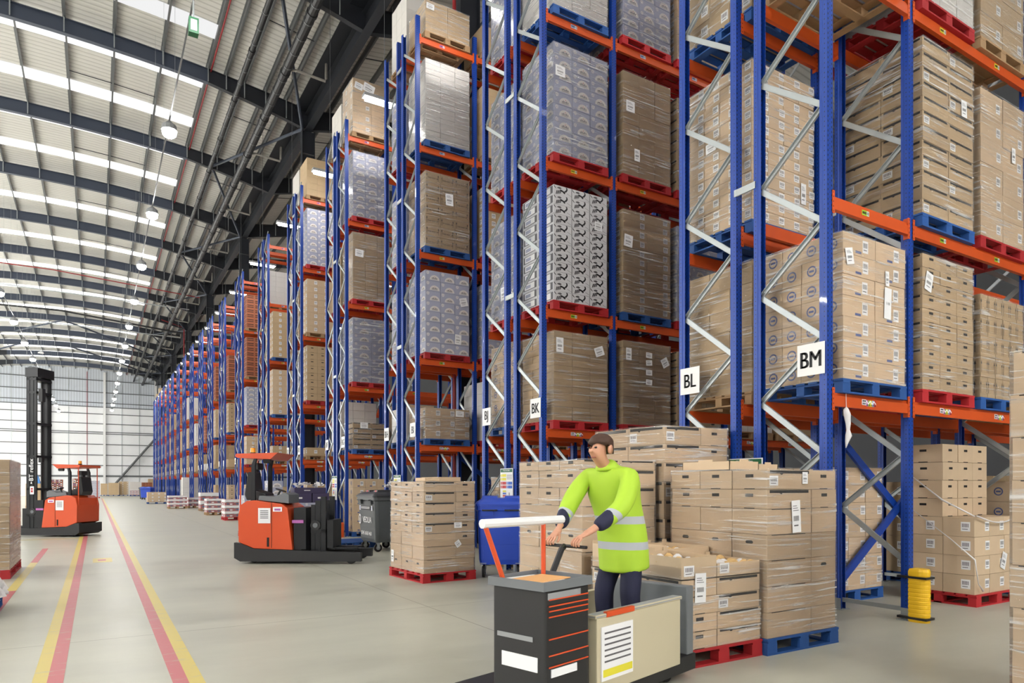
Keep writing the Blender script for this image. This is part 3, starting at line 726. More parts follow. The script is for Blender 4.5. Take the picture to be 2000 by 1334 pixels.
BODY = dict(brn=KRAFT2, lab=KRAFT, labs=KRAFT2, slot=KRAFT2, tray=KRAFT, line=KRAFT, lav=LAV, bw=BWB, stamp=KRAFT, arr=KRAFT2, crate=BROWNB, wht=CREAMP, hand=KRAFT, pink=PINKB, purp=PURP, multi=BROWNB, wave=LAV)
def label_decal(R, u, v, w, h):
    R(u, v, u + w, v + h, PAPER, 1)
    for q in range(5): R(u + w * (.14 + q * .15), v + h * .42, u + w * (.22 + q * .15), v + h * .82, GREYINK, 2)
    R(u + w * .14, v + h * .2, u + w * .75, v + h * .27, GREYINK, 2)
def carton(mb, x, y, z, w, d, h, st, var=0):
    g = .003
    mb.box(x + g, y + g, z + .001, x + w - g, y + d - g, z + h - g, BODY[st])
    def mk(front):
        W = w if front else d
        def P(pts, mt, lay=1):
            e = g - .0012 * lay
            if front: mb.poly([(x + a, y + e, z + b) for a, b in pts], mt)
            else: mb.poly([(x + e, y + d - a, z + b) for a, b in pts], mt)
        def R(u0, v0, u1, v1, mt, lay=1): P([(u0, v0), (u1, v0), (u1, v1), (u0, v1)], mt, lay)
        return W, P, R
    for front in (True, False):
        W, P, R = mk(front)
        if st == 'lav':
            r = min(.155, W * .33, h * .62); cx, cz = W * .62, h * .10
            P([(cx + r * math.cos(PI * q / 12), cz + r * .92 * math.sin(PI * q / 12)) for q in range(13)], CREAMP)
            for q in range(5): R(cx - r * .55 + q * r * .23, cz + r * .22, cx - r * .40 + q * r * .23, cz + r * (.42 + .1 * (q % 2)), GREYINK, 2)
            P([(cx - .008, cz + r * .55), (cx + .012, cz + r * .55), (cx + .002, cz + r * .7)], SRED, 2)
            R(cx - r * .6, cz + r * .10, cx + r * .6, cz + r * .15, GREYINK, 2)
            hx, hz, hr = W * .17, h * .76, min(.042, h * .17)
            P([(hx + hr * math.cos(PI / 2 + PI * q / 3), hz + hr * math.sin(PI / 2 + PI * q / 3)) for q in range(6)], CREAMP)
            for a in (PI / 2, PI * 7 / 6, PI * 11 / 6):
                ca, sa = math.cos(a), math.sin(a)
                P([(hx - sa * .004, hz + ca * .004), (hx + sa * .004, hz - ca * .004), (hx + sa * .004 + ca * hr * .8, hz - ca * .004 - sa * -hr * .8), (hx - sa * .004 + ca * hr * .8, hz + ca * .004 + sa * hr * .8)], LAV, 2)
        elif st == 'bw' and front:
            # a hand-tool like silhouette with shading strokes, plus thin flap lines
            P([(W * .02, h * .92), (W * .10, h * .74), (W * .16, h * .60), (W * .10, h * .64), (W * .02, h * .80)], INK)
            for q in range(5):
                a = W * (.12 + q * .055); P([(a, h * (.06 + .03 * q)), (a + W * .035, h * (.02 + .04 * q)), (a + W * .085, h * (.40 + .03 * q)), (a + W * .05, h * (.46 + .03 * q))], INK if q % 2 == 0 else GREYINK)
            P([(W * .32, h * .48), (W * .48, h * .38), (W * .58, h * .22), (W * .64, h * .30), (W * .60, h * .46), (W * .48, h * .56), (W * .38, h * .62)], INK)
            P([(W * .50, h * .40), (W * .68, h * .44), (W * .76, h * .70), (W * .74, h * .92), (W * .66, h * .98), (W * .69, h * .76), (W * .62, h * .56)], INK)
            P([(W * .18, h * .70), (W * .36, h * .62), (W * .44, h * .76), (W * .34, h * .86), (W * .24, h * .82)], GREYINK)
            P([(W * .72, h * .34), (W * .98, h * .10), (W * .985, h * .12), (W * .725, h * .37)], GREYINK)
            R(W * .965, 0, W * .985, h * .97, GREYINK)
        elif st == 'bw':
            R(W * .06, h * .14, W * .94, h * .9, GREYINK); R(W * .16, h * .22, W * .80, h * .84, WHITE, 2); R(W * .22, h * .35, W * .55, h * .7, LAV, 3)
        elif st in ('lab', 'labs'):
            lw = min(.11, W * .36); label_decal(R, W * (.70 if front else .58), h * .28, lw, min(.12, h * .6))
        elif st == 'stamp':
            if front:
                lw = min(.10, W * .25); label_decal(R, W * .60, h * .22, lw, min(.13, h * .66)); R(W * .38, h * .12, W * .56, h * .24, BLUEINK)
            else:
                r = min(.06, h * .27); P([(W * .5 + r * math.cos(q * PI / 8), h * .5 + r * math.sin(q * PI / 8)) for q in range(16)], BLUEINK)
                P([(W * .5 + r * .72 * math.cos(q * PI / 8), h * .5 + r * .72 * math.sin(q * PI / 8)) for q in range(16)], KRAFT, 2)
                R(W * .5 - r * .5, h * .5 - r * .2, W * .5 + r * .5, h * .5 + r * .2, BLUEINK, 3)
        elif st in ('slot', 'tray', 'line', 'hand', 'crate'):
            wide = W > .44
            if st == 'crate':
                for q in range(2): R(W * .1, h * (.3 + q * .36), W * .9, h * (.44 + q * .36), DARK)
            elif st == 'hand' or (not wide and st in ('slot', 'tray')):
                R(W * .5 - .045, h * .60, W * .5 + .045, h * .60 + .030, DARK); R(W * .5 - .06, h * .0, W * .5 + .06, h * .04, DARK)
                if st == 'slot' and not front: label_decal(R, W * .68, h * .2, W * .26, h * .45)
            elif st in ('slot', 'tray'):
                R(W * .06, h * .80, W * .94, h * .955, DARK)
                P([(W * .28, h * .80), (W * .30, h * .74), (W * .33, h * .74), (W * .35, h * .80)], DARK)
                if var % 3 == 0: label_decal(R, W * .05, h * .18, .12, h * .5)
            else:
                if wide: R(W * .10, h * .965, W * .86, h * .99, DARK)
                elif var % 3 == 0: P([(W * .5 - .035, h * .62), (W * .5 + .035, h * .62), (W * .5 + .045, h * .62 + .014), (W * .5 + .03, h * .62 + .03), (W * .5 - .03, h * .62 + .03), (W * .5 - .045, h * .62 + .014)], DARK)
        elif st == 'arr':
            for ux in (W * .10, W * .86):
                R(ux - .004, h * .2, ux + .004, h * .66, INK); P([(ux - .016, h * .62), (ux + .016, h * .62), (ux, h * .82)], INK)
            if W > .3: text_into(mb, 'THIS WAY UP', (x + W / 2, y + g - .0012, z + h * .42) if front else (x + g - .0012, y + d - W / 2, z + h * .42), (1, 0, 0) if front else (0, -1, 0), (0, 0, 1), .045, INK, .01)
        elif st == 'pink':
            R(0, h * .55, W, h * .98, WHITE); P([(0, h * .45), (W * .3, h * .62), (W * .6, h * .5), (W, h * .68), (W, h * .55), (0, h * .55)], WHITE, 2)
            R(W * .2, h * .16, W * .45, h * .34, TEAL); R(W * .55, h * .1, W * .8, h * .3, WHITE)
        elif st == 'multi':
            for q in range(3):
                R(W * (.06 + q * .31), h * .12, W * (.30 + q * .31), h * .86, (TEAL, WHITE, DARK)[(q + var) % 3]); R(W * (.1 + q * .31), h * .3, W * (.26 + q * .31), h * .6, (SRED, GREYINK, WHITE)[(q + var) % 3], 2)
        elif st == 'wave':
            n = 8; P([(W * q / n, h * (.3 + .35 * math.sin(PI * q / n))) for q in range(n + 1)] + [(W * q / n, h * (.6 + .35 * math.sin(PI * q / n))) for q in reversed(range(n + 1))], CREAMP)
_CM = {}
def carton_mesh(w, d, h, st, var):
    key = (round(w, 3), round(d, 3), round(h, 3), st, var if st in ('slot', 'tray', 'line', 'multi') else 0)
    if key not in _CM:
        mb = MB(); carton(mb, 0, 0, 0, w, d, h, st, key[4]); _CM[key] = mb.mesh('carton')
    return _CM[key]
def sl_mesh(w, h, tilt, txt=None):
    mb = MB(); c, s = math.cos(tilt), math.sin(tilt)
    def Q(u0, v0, u1, v1, mt, e): mb.poly([((a - w / 2) * c - (b - h / 2) * s, -e, (a - w / 2) * s + (b - h / 2) * c) for a, b in ((u0, v0), (u1, v0), (u1, v1), (u0, v1))], mt)
    Q(0, 0, w, h, PAPER, .001)
    if txt: text_into(mb, txt, (0, -.002, 0), (c, 0, s), (-s, 0, c), w * .32, INK, .005, .8)
    else:
        for q in range(9): Q(w * (.18 + q * .07), h * .36, w * (.22 + q * .07), h * .52, GREYINK, .002)
        for q in range(3): Q(w * .14, h * (.68 + q * .07), w * (.8 - .1 * q), h * (.70 + q * .07), GREYINK, .002)
        Q(w * .2, h * .2, w * .7, h * .24, GREYINK, .002)
    return mb.mesh('shipping_label')
def film_box(w, d, z0, z1, o=.007):
    mb = MB(); x0, y0, x1, y1 = -o, -o, w + o, d + o
    for a, b in (((x0, y0), (x1, y0)), ((x1, y0), (x1, y1)), ((x1, y1), (x0, y1)), ((x0, y1), (x0, y0))):
        mb.poly([(a[0], a[1], z0), (b[0], b[1], z0), (b[0], b[1], z1), (a[0], a[1], z1)], FILM)
    return mb.mesh('stretch_wrap')
def cuts(spec, total):
    if isinstance(spec, int): return [total / spec] * spec
    s = sum(spec); return [total * q / s for q in spec]
def load(X, Y, Z, W, D, layers, nx, ny, label, rz=0, wrap=True, detail=True, labels=(), jit=.004, wz0=.002, skip=None, cat='pallet load', group='wrapped pallet loads'):
    """layers: list of (style, height); origin front-left-bottom corner of the cartons"""
    xs, ys = cuts(nx, W), cuts(ny, D)
    Ht = sum(l[1] for l in layers)
    if detail:
        t = thing('pallet_load', label, cat, (X, Y, Z), rz, group); mb = None
    else: mb = MB()
    z = 0
    for li, (st, h) in enumerate(layers):
        x = 0
        for i, w in enumerate(xs):
            y = 0
            for j, d in enumerate(ys):
                hid = 0 < i < len(xs) - 1 and 0 < j < len(ys) - 1 and li < len(layers) - 1
                if not hid and not (skip and skip(i, j, li)):
                    if detail:
                        link('carton', carton_mesh(w, d, h, st, (li + i) % 3), t, (x + random.uniform(-jit, jit), y + random.uniform(-jit, jit), z), random.uniform(-.004, .004))
                    elif i == 0 or j == 0 or li == len(layers) - 1 or i == len(xs) - 1: carton(mb, x, y, z, w, d, h, st, (li + i) % 3)
                y += d
            x += w
        z += h
    if detail:
        if wrap: link('stretch_wrap', film_box(W, D, wz0, Ht + .01), t, label='clear stretch film')
        for (u, v, w, h, tilt, face, txt) in labels:
            me = sl_mesh(w, h, tilt, txt)
            if face == 'F': link('shipping_label', me, t, (u, -.010, v), 0, 'white paper label')
            else: link('shipping_label', me, t, (-.010, u, v), -PI / 2, 'white paper label')
        return t
    o = link('pallet_load', mb.mesh('pallet_load'), None, (X, Y, Z), rz)
    return tag(o, label, cat, group)

DESC = dict(brn='plain brown cartons', lab='brown cartons with white labels', labs='dull brown labelled cartons', slot='brown slotted trays', tray='brown cut-out trays', lav='lavender half-moon cartons', bw='black and white printed boxes',
            stamp='blue-stamped brown cartons', arr='arrow-marked brown cartons', crate='red-brown slatted crates', wht='white film-wrapped cartons', hand='brown cartons with hand holes', wave='lavender wave cartons')
PXS = [6.58, 8.10, 9.45]
POSN = ['end bay', 'second bay beside the upright', 'second bay further in']
LVN = ['floor level', 'first shelf', 'second shelf', 'third shelf', 'fourth shelf', 'top shelf']
def rackload(k, far, pos, lev, st, top, nx, ny, h, pcol, labels=(), wrap=True, detail=None, dx=0, dy=0):
    z = 0 if lev == 0 else LV[lev - 1]
    y = (Y0S[k] - .09) if not far else Y0S[k] + 1.06
    x = PXS[pos]
    if detail is None: detail = k <= 3 and not (far and k >= 2)
    n = max(1, round((top - z - .15) / h)); hh = (top - z - .15) / n
    where = '%s of rack %s, %s' % (LVN[lev], SIGN[k][far], POSN[pos]) if k < 3 else '%s%s, %s side of the %s double rack' % (LVN[lev], '' if pos == 0 else ' second bay', 'far' if far else 'near', ORD[k])
    pallet(pcol, x + dx, y + dy, z, '%s pallet under %s, %s' % (pcol if pcol != 'wood' else 'plain wooden', DESC[st].split(' ', 1)[0] + ' ' + DESC[st].split()[-1], where), group='pallets in the racks')
    load(x + .02 + dx, y + .01 + dy, z + .15, 1.16, .98, [(st, hh)] * n, nx, ny, '%s, %s' % (DESC[st], where), detail=detail, labels=labels, wrap=wrap)
# BM (near side of the first double rack)
rackload(0, 0, 0, 1, 'stamp', 4.18, 2, 4, .22, 'blue', [(.10, 1.28, .13, .17, .22, 'F', None), (.80, .88, .13, .34, -.05, 'F', '11:00'), (.79, 1.15, .07, .16, .03, 'F', None)])
rackload(0, 0, 1, 1, 'slot', 4.22, 3, 2, .15, 'red', [(.12, 1.25, .15, .22, -.25, 'F', None)])
rackload(0, 0, 2, 1, 'arr', 3.95, 6, 2, .26, 'blue', [(.8, 1.05, .19, .30, .12, 'L', '3 ck')])
rackload(0, 0, 1, 2, 'slot', 6.72, 2, 2, .165, 'blue', [(.92, 1.45, .13, .2, .04, 'F', None)])
rackload(0, 0, 2, 2, 'lab', 6.55, 2, 2, .30, 'red', [(.85, 1.2, .1, .2, .02, 'F', None)])
rackload(0, 0, 0, 3, 'lav', 8.9, 3, 3, .21, 'wood')
rackload(0, 0, 1, 3, 'wht', 8.9, 3, 3, .3, 'red')
rackload(0, 0, 2, 3, 'labs', 8.8, 2, 2, .3, 'wood')
# BL
rackload(0, 1, 0, 0, 'stamp', 1.75, 3, 3, .23, 'blue')
rackload(0, 1, 1, 0, 'lab', 1.78, 3, 3, .23, 'blue')
rackload(0, 1, 0, 1, 'brn', 4.2, 2, 3, .26, 'wood')
rackload(0, 1, 1, 1, 'labs', 4.0, 3, 3, .26, 'blue')
rackload(0, 1, 0, 2, 'lab', 6.58, 4, 4, .145, 'blue', [(.95, .5, .1, .26, 0, 'F', None), (.62, 1.1, .16, .12, .03, 'L', None)])
rackload(0, 1, 1, 2, 'lav', 6.4, 3, 3, .21, 'blue')
rackload(0, 1, 0, 3, 'labs', 8.95, 2, 3, .26, 'blue')
# BK
rackload(1, 0, 0, 0, 'labs', 1.7, 3, 2, .3, 'blue')
rackload(1, 0, 0, 1, 'brn', 4.17, 3, 3, .115, 'red', [(.12, 1.28, .15, .25, 0, 'F', None), (.97, 1.25, .20, .16, .35, 'F', None)])
rackload(1, 0, 0, 2, 'bw', 6.64, 3, 2, .16, 'red', [(.95, 1.42, .17, .15, -.05, 'F', None)], wrap=False)
rackload(1, 0, 0, 3, 'lav', 9.06, 3, 3, .21, 'red', [(.13, 1.4, .2, .18, 0, 'F', None)])
rackload(1, 0, 0, 4, 'wht', 11.4, 3, 3, .2, 'blue')
rackload(1, 0, 1, 1, 'brn', 4.17, 3, 2, .125, 'red', [(.13, 1.28, .13, .22, 0, 'F', None), (1.02, 1.2, .17, .17, .5, 'F', None), (.62, 1.3, .15, .1, -.05, 'F', None), (.62, 1.16, .15, .1, .1, 'F', None), (.62, .98, .15, .1, 0, 'F', None), (.62, .80, .15, .1, -.05, 'F', None)])
rackload(1, 0, 1, 2, 'labs', 6.55, 2, 2, .17, 'blue', [(.12, 1.3, .2, .22, -.1, 'F', None)])
rackload(1, 0, 1, 3, 'brn', 9.05, 3, 2, .24, 'red', [(.17, 1.25, .2, .2, 0, 'F', None), (.33, .4, .13, .22, 0, 'F', None)])
rackload(1, 0, 1, 4, 'lav', 11.3, 3, 3, .21, 'red')
rackload(1, 0, 2, 1, 'slot', 4.1, 3, 2, .14, 'red')
rackload(1, 0, 2, 2, 'lav', 6.5, 3, 3, .19, 'red')
rackload(1, 0, 2, 3, 'slot', 8.95, 3, 2, .2, 'red')
rackload(1, 0, 2, 4, 'lab', 11.3, 3, 2, .16, 'red')
# BJ
rackload(1, 1, 0, 0, 'lab', 1.7, 3, 3, .28, 'wood')
rackload(1, 1, 0, 1, 'stamp', 4.2, 3, 3, .24, 'blue')
rackload(1, 1, 0, 2, 'lav', 6.55, 3, 3, .21, 'red', [(.5, .5, .2, .25, .02, 'L', None)])
rackload(1, 1, 0, 3, 'lav', 9.0, 3, 3, .21, 'red')
rackload(1, 1, 0, 4, 'lav', 11.4, 3, 3, .21, 'red')
rackload(1, 1, 1, 1, 'labs', 4.0, 3, 3, .26, 'red', detail=False)
rackload(1, 1, 1, 2, 'stamp', 6.4, 3, 3, .24, 'red', detail=False)
rackload(1, 1, 1, 3, 'brn', 8.9, 3, 3, .26, 'red', detail=False)
# BI
rackload(2, 0, 0, 0, 'labs', 1.3, 3, 3, .28, 'blue', detail=False)
rackload(2, 0, 0, 1, 'lab', 3.38, 3, 3, .24, 'blue', [(.9, .62, .22, .14, -.05, 'F', None)])
rackload(2, 0, 0, 2, 'lav', 6.62, 3, 3, .235, 'red', [(1.0, 1.3, .2, .2, .25, 'F', None), (.85, .38, .17, .24, -.05, 'F', None)], wrap=False)
rackload(2, 0, 0, 3, 'arr', 8.95, 3, 3, .25, 'blue', [(.62, 1.2, .2, .28, .04, 'F', None)])
rackload(2, 0, 0, 4, 'wht', 11.6, 3, 3, .12, 'blue')
rackload(2, 0, 0, 5, 'brn', 12.98, 2, 2, .34, 'wood', [(.12, .6, .2, .14, -.05, 'F', None)])
rackload(2, 0, 1, 1, 'wht', 4.1, 3, 3, .3, 'red', detail=False)
rackload(2, 0, 1, 2, 'lav', 6.5, 3, 3, .235, 'red', detail=False)
rackload(2, 0, 1, 3, 'labs', 8.9, 3, 3, .2, 'red', detail=False)
rackload(2, 0, 1, 4, 'brn', 11.4, 3, 3, .2, 'wood', detail=False)
rackload(2, 0, 1, 5, 'brn', 12.9, 2, 2, .34, 'wood', detail=False)
# BH
for lev, st, top, h, pc in ((0, 'labs', 1.6, .28, 'blue'), (1, 'wht', 3.5, .24, 'blue'), (2, 'lav', 6.5, .235, 'red'), (3, 'lav', 8.9, .235, 'red'), (4, 'lav', 11.4, .235, 'red'), (5, 'wht', 13.85, .4, 'wood')):
    rackload(2, 1, 0, lev, st, top, 3, 3, h, pc)
# fourth double rack
rackload(3, 0, 0, 0, 'stamp', 1.75, 3, 3, .28, 'blue', detail=False)
rackload(3, 0, 0, 1, 'slot', 3.45, 2, 2, .16, 'blue', [(.35, .72, .24, .18, 0, 'F', None)])
rackload(3, 0, 0, 2, 'lav', 6.62, 2, 2, .235, 'red')
rackload(3, 0, 0, 3, 'brn', 9.2, 3, 2, .23, 'red', [(.2, 1.4, .26, .22, -.05, 'F', None)])
rackload(3, 0, 0, 4, 'lav', 11.65, 3, 3, .235, 'red')
rackload(3, 0, 0, 5, 'lab', 13.85, 2, 2, .31, 'wood', [(.18, 1.4, .25, .2, -.2, 'F', None), (.5, 1.42, .35, .26, -.25, 'F', None)])
rackload(3, 0, 1, 1, 'lab', 4.1, 2, 2, .3, 'blue', detail=False)
for lev, st, top, h, pc in ((1, 'wht', 4.2, .26, 'blue'), (2, 'lav', 6.5, .235, 'red'), (3, 'brn', 9.0, .235, 'red'), (4, 'lav', 11.4, .235, 'red'), (5, 'wht', 13.6, .48, 'wood')):
    rackload(3, 1, 0, lev, st, top, 3, 3, h, pc)
for k in range(4):
    for far in (0, 1):
        for q, x in enumerate((11.05, 12.42)):
            for lev, st, top, pc in ((0, ('stamp', 'labs', 'brn', 'purp')[(k + q + far) % 4], 1.6 + .1 * q, 'blue'), (1, ('lab', 'wht', 'brn')[(k + q + far) % 3], 3.9 + .2 * far, 'wood')):
                z = 0 if lev == 0 else LV[0]; y = (Y0S[k] - .09) if not far else Y0S[k] + 1.06
                n = max(1, round((top - z - .15) / .28)); hh = (top - z - .15) / n
                w = '%s, third bay, %s position, %s side of the %s double rack' % (LVN[lev], ORD[q], 'far' if far else 'near', ORD[k])
                pallet(pc, x, y, z, '%s pallet, %s' % (pc, w), group='pallets deep in the racks')
                load(x + .02, y + .01, z + .15, 1.16, .98, [(st, hh)] * n, 3, 3, 'carton load, ' + w, detail=False, group='loads deep in the racks')
# further racks: what the end bays show
FAR = {4: ((0, 'labs', 1.6, 'blue'), (1, 'labs', 2.95, 'wood'), (2, 'slot', 6.7, 'red'), (3, 'lab', 9.15, 'wood'), (4, 'lav', 11.75, 'red'), (5, 'brn', 13.6, 'wood')),
       5: ((0, 'brn', 1.5, 'wood'), (1, 'labs', 3.3, 'wood'), (2, 'lab', 6.65, 'blue'), (3, 'labs', 9.2, 'blue')),
       6: ((0, 'hand', 1.6, 'wood'), (1, 'lab', 4.1, 'red'), (2, 'lav', 6.65, 'red'), (3, 'crate', 9.2, 'wood'), (4, 'crate', 11.4, 'wood')),
       7: ((0, 'hand', 1.6, 'wood'), (1, 'brn', 3.1, 'wood'), (2, 'slot', 6.4, 'blue'), (3, 'crate', 9.2, 'wood')),
       8: ((0, 'brn', 1.6, 'blue'), (1, 'brn', 4.2, 'blue'), (2, 'lab', 6.5, 'blue'), (3, 'crate', 9.3, 'wood')),
       9: ((1, 'wht', 3.1, 'wood'), (2, 'crate', 6.4, 'wood')), 10: ((1, 'brn', 4.0, 'wood'), (2, 'wht', 6.4, 'red')),
       11: ((1, 'labs', 4.1, 'wood'), (2, 'lab', 6.4, 'blue'), (3, 'wht', 9.0, 'wood')), 12: ((1, 'brn', 4.1, 'wood'), (2, 'brn', 6.5, 'wood'), (3, 'crate', 9.0, 'wood')),
       13: ((1, 'labs', 4.1, 'wood'), (2, 'crate', 6.5, 'wood')), 14: ((2, 'brn', 6.5, 'wood'), (3, 'brn', 9.0, 'wood')), 15: ((1, 'brn', 4.0, 'wood'), (2, 'crate', 6.4, 'wood')),
       16: ((2, 'wht', 6.4, 'wood'),), 17: ((3, 'brn', 9.0, 'wood'), (5, 'brn', 13.6, 'wood')), 18: ((1, 'brn', 4.0, 'wood'), (5, 'labs', 13.4, 'wood'))}
for k, rows in FAR.items():
    for lev, st, top, pc in rows: rackload(k, 0, 0, lev, st, top, 3, 3, .24, pc)
for k, lev, st, top, pc in ((4, 2, 'lav', 6.5, 'red'), (4, 3, 'slot', 9.0, 'red'), (4, 4, 'lav', 11.4, 'red'), (4, 5, 'wht', 13.6, 'wood'), (5, 4, 'wht', 11.3, 'wood'), (5, 3, 'lab', 9.0, 'wood'), (5, 2, 'brn', 6.4, 'wood'),
                            (6, 3, 'crate', 9.0, 'wood'), (6, 4, 'wht', 11.6, 'wood'), (7, 3, 'lab', 9.0, 'wood'), (8, 2, 'brn', 6.3, 'blue')):
    rackload(k, 1, 0, lev, st, top, 3, 3, .24, pc)

# ------------------------------------------------------------------ loads standing on the floor
# stack on the blue pallet in front of rack BM
pallet('blue', 5.16, 4.05, 0, 'blue pallet on the floor under the tall film-wrapped stack before rack BM', 1.06, 1.24)
load(5.18, 4.07, .15, 1.02, 1.20, [('line', .235)] * 5 + [('tray', .18)] * 2, [.65, .39], 3, 'tall film-wrapped carton stack on the blue floor pallet before rack BM', labels=[(.40, 1.1, .125, .30, .06, 'F', None), (.53, 1.46, .08, .11, 0, 'F', None)], jit=.005)
# loose trays lying on top of that stack
for (x, y, w, d, nm) in ((5.24, 4.55, .42, .62, 'first'), (5.72, 4.60, .30, .40, 'second')):
    mb = MB(); h = .09 if nm == 'first' else .07
    mb.box(x, y, 0, x + w, y + d, .01, KRAFT)
    for (a, b, c, e) in ((x, y, x + w, y + .006), (x, y + d - .006, x + w, y + d), (x, y, x + .006, y + d), (x + w - .006, y, x + w, y + d)): mb.box(a, b, 0, c, e, h, KRAFT)
    mb.box(x + w * .35, y, h, x + w * .65, y + .006, h + .02, KRAFT); mb.box(x, y + d * .35, h, x + .006, y + d * .65, h + .02, KRAFT)
    tag(link('open_tray', mb.mesh('open_tray'), None, (0, 0, .15 + 1.535 + .001)), '%s brown open tray lying on the wrapped stack before rack BM' % ('larger' if nm == 'first' else 'smaller'), 'tray')
# low trays of wrapped pastries on the red pallet
pallet('red', 4.155, 4.10, 0, 'red pallet on the floor under the low trays of pastries', 1.0, 1.24)
PASTRY_TOP = []
t = load(4.165, 4.12, .15, .98, 1.20, [('tray', .148)] * 4, [.42, .56], 2, 'low stack of open brown trays holding wrapped pastries on the red pallet', wrap=False, labels=[(.21, .52, .13, .25, -.02, 'F', None)])
def open_tray(x, y, z, w, d, h, fill):
    mb = MB(); e = .005
    mb.box(x, y, z, x + w, y + d, z + .008, KRAFT)
    for (a, b, c, q) in ((x, y, x + w, y + e), (x, y + d - e, x + w, y + d), (x, y + e, x + e, y + d - e), (x + w - e, y + e, x + w, y + d - e)): mb.box(a, b, z, c, q, z + h, KRAFT)
    for (a, b, c, q) in ((x, y + d - e, x + .06, y + d), (x + w * .4, y + d - e, x + w * .6, y + d), (x + w - .06, y + d - e, x + w, y + d)): mb.box(a, b, z + h, c, q, z + h + .03, KRAFT)
    label_decal(lambda u0, v0, u1, v1, mt, lay=1: mb.poly([(x + u0, y - .0012 * lay, z + v0), (x + u1, y - .0012 * lay, z + v0), (x + u1, y - .0012 * lay, z + v1), (x + u0, y - .0012 * lay, z + v1)], mt), .03, .03, .12, .09)
    me = part('open_tray', mb, t)
    fb = MB(); n, m_ = int(w / .09), int(d / .11)
    for i in range(n):
        for j in range(m_):
            cx, cy = x + .05 + i * (w - .1) / max(1, n - 1), y + .06 + j * (d - .12) / max(1, m_ - 1)
            a = random.uniform(0, PI); r = .045; zz = z + h * .55 + random.uniform(0, .03)
            rg = []
            for q in range(3):
                rr = (1, .8, .3)[q]; rg.append([(cx + r * rr * 1.2 * math.cos(a + 2 * PI * s_ / 8), cy + r * rr * math.sin(a + 2 * PI * s_ / 8), zz + q * .02) for s_ in range(8)])
            fb.loft(rg, PASTRY if (i + j) % 3 else SHRED)
    o = part('pastries', fb, me, smooth=True); o['kind'] = 'stuff'
open_tray(.43, .005, .592, .55, .59, .12, 1); open_tray(.0, .005, .592, .42, .59, .19, 1); open_tray(.43, .605, .592, .55, .59, .2, 1); open_tray(.0, .605, .592, .42, .59, .23, 1)
link('stretch_wrap', film_box(.98, 1.2, .002, .70), t, label='clear stretch film')
# stack behind the truck driver
pallet('wood', 4.21, 5.55, 0, 'wooden pallet under the brown stack behind the driver', 1.04, 1.24)
load(4.23, 5.57, .15, 1.0, 1.20, [('line', .235)] * 5 + [('tray', .19)] * 2 + [('tray', .10)], [.5, .5], 3, 'brown film-wrapped tray stack behind the driver in the lime jacket', jit=.006)
pallet('blue', 5.28, 5.48, 0, 'blue pallet under the tallest tray stack beside rack BL', 1.04, 1.24)
load(5.30, 5.50, .15, 1.0, 1.20, [('tray', .205)] * 10, [.56, .44], 2, 'tallest wrapped tray stack standing against the end of rack BL', jit=.005)
# stack on the red pallet by the blue bin
pallet('red', 4.37, 9.86, 0, 'red pallet under the tray stack beside the blue bin', .98, 1.25, .06)
load(4.39, 9.88, .15, .94, 1.21, [('line', .21)] * 3 + [('tray', .165)] * 5, [.62, .38], 3, 'brown wrapped tray stack on a red pallet beside the blue bin', .06, labels=[(.62, .45, .1, .1, .6, 'F', None), (1.12, .2, .1, .2, 0, 'L', None), (.62, .75, .14, .09, 0, 'F', None)], jit=.006)
for (x, y, w, d, nm) in ((.06, .15, .26, .35, 'smaller'), (.36, .3, .42, .6, 'larger')):
    mb = MB(); h = .06 if nm == 'smaller' else .075
    mb.box(0, 0, 0, w, d, .01, KRAFT)
    for (a, b, c, e) in ((0, 0, w, .006), (0, d - .006, w, d), (0, 0, .006, d), (w - .006, 0, w, d)): mb.box(a, b, 0, c, e, h, KRAFT)
    tag(link('open_tray', mb.mesh('open_tray'), None, (4.44 + x, 9.9 + y, 1.606 + (.0 if nm == 'smaller' else .0)), .06), '%s empty brown tray on top of the stack beside the blue bin' % nm, 'tray')
# lavender and purple stack at the fourth double rack
pallet('red', 4.94, 20.75, 0, 'red pallet under the lavender and purple floor stack', 1.2, 1.0)
load(4.96, 20.77, .15, 1.16, .96, [('lav', .22)] * 4, 3, 2, 'lavender half-moon cartons stacked low on the floor beside the fourth double rack', wrap=False)
pallet('red', 3.72, 21.3, 0, 'red pallet under the shorter lavender floor stack', 1.2, 1.0)
load(3.74, 21.32, .15, 1.16, .96, [('lav', .22)] * 5, 3, 2, 'shorter lavender floor stack left of the purple boxes', wrap=False)
for (x, y, z, w, d, h, lab) in ((5.02, 20.8, 1.031, .55, .5, .28, 'purple box in the lower layer on the lavender floor stack, front left'), (5.60, 20.8, 1.031, .5, .5, .28, 'purple box in the lower layer on the lavender floor stack, front right'),
                                (5.07, 20.85, 1.312, .95, .5, .17, 'torn purple carton topped with film on the lavender floor stack')):
    mb = MB(); mb.box(0, 0, 0, w, d, h, PURP); mb.box(w * .3, -.001, h * .4, w * .5, 0, h * .6, WHITE)
    tag(link('purple_carton', mb.mesh('purple_carton', bevel=.004), None, (x, y, z)), lab, 'carton')
for (x, z, lab) in ((4.5, 1.251, 'upper'), ):
    mb = MB()
for i, (x, y, z) in enumerate(((4.40, 21.35, 1.251), (4.40, 21.35, 1.472), (3.8, 21.4, 1.251))):
    st = 'lav' if i < 2 else 'purp'
    mb = MB(); carton(mb, 0, 0, 0, .45, .45, .22, st); tag(link('loose_carton', mb.mesh('loose_carton'), None, (x, y, z)), ('lower lavender carton', 'upper lavender carton', 'purple wrapped carton')[i] + ' loose on top of the shorter lavender floor stack', 'carton')
mb = MB()
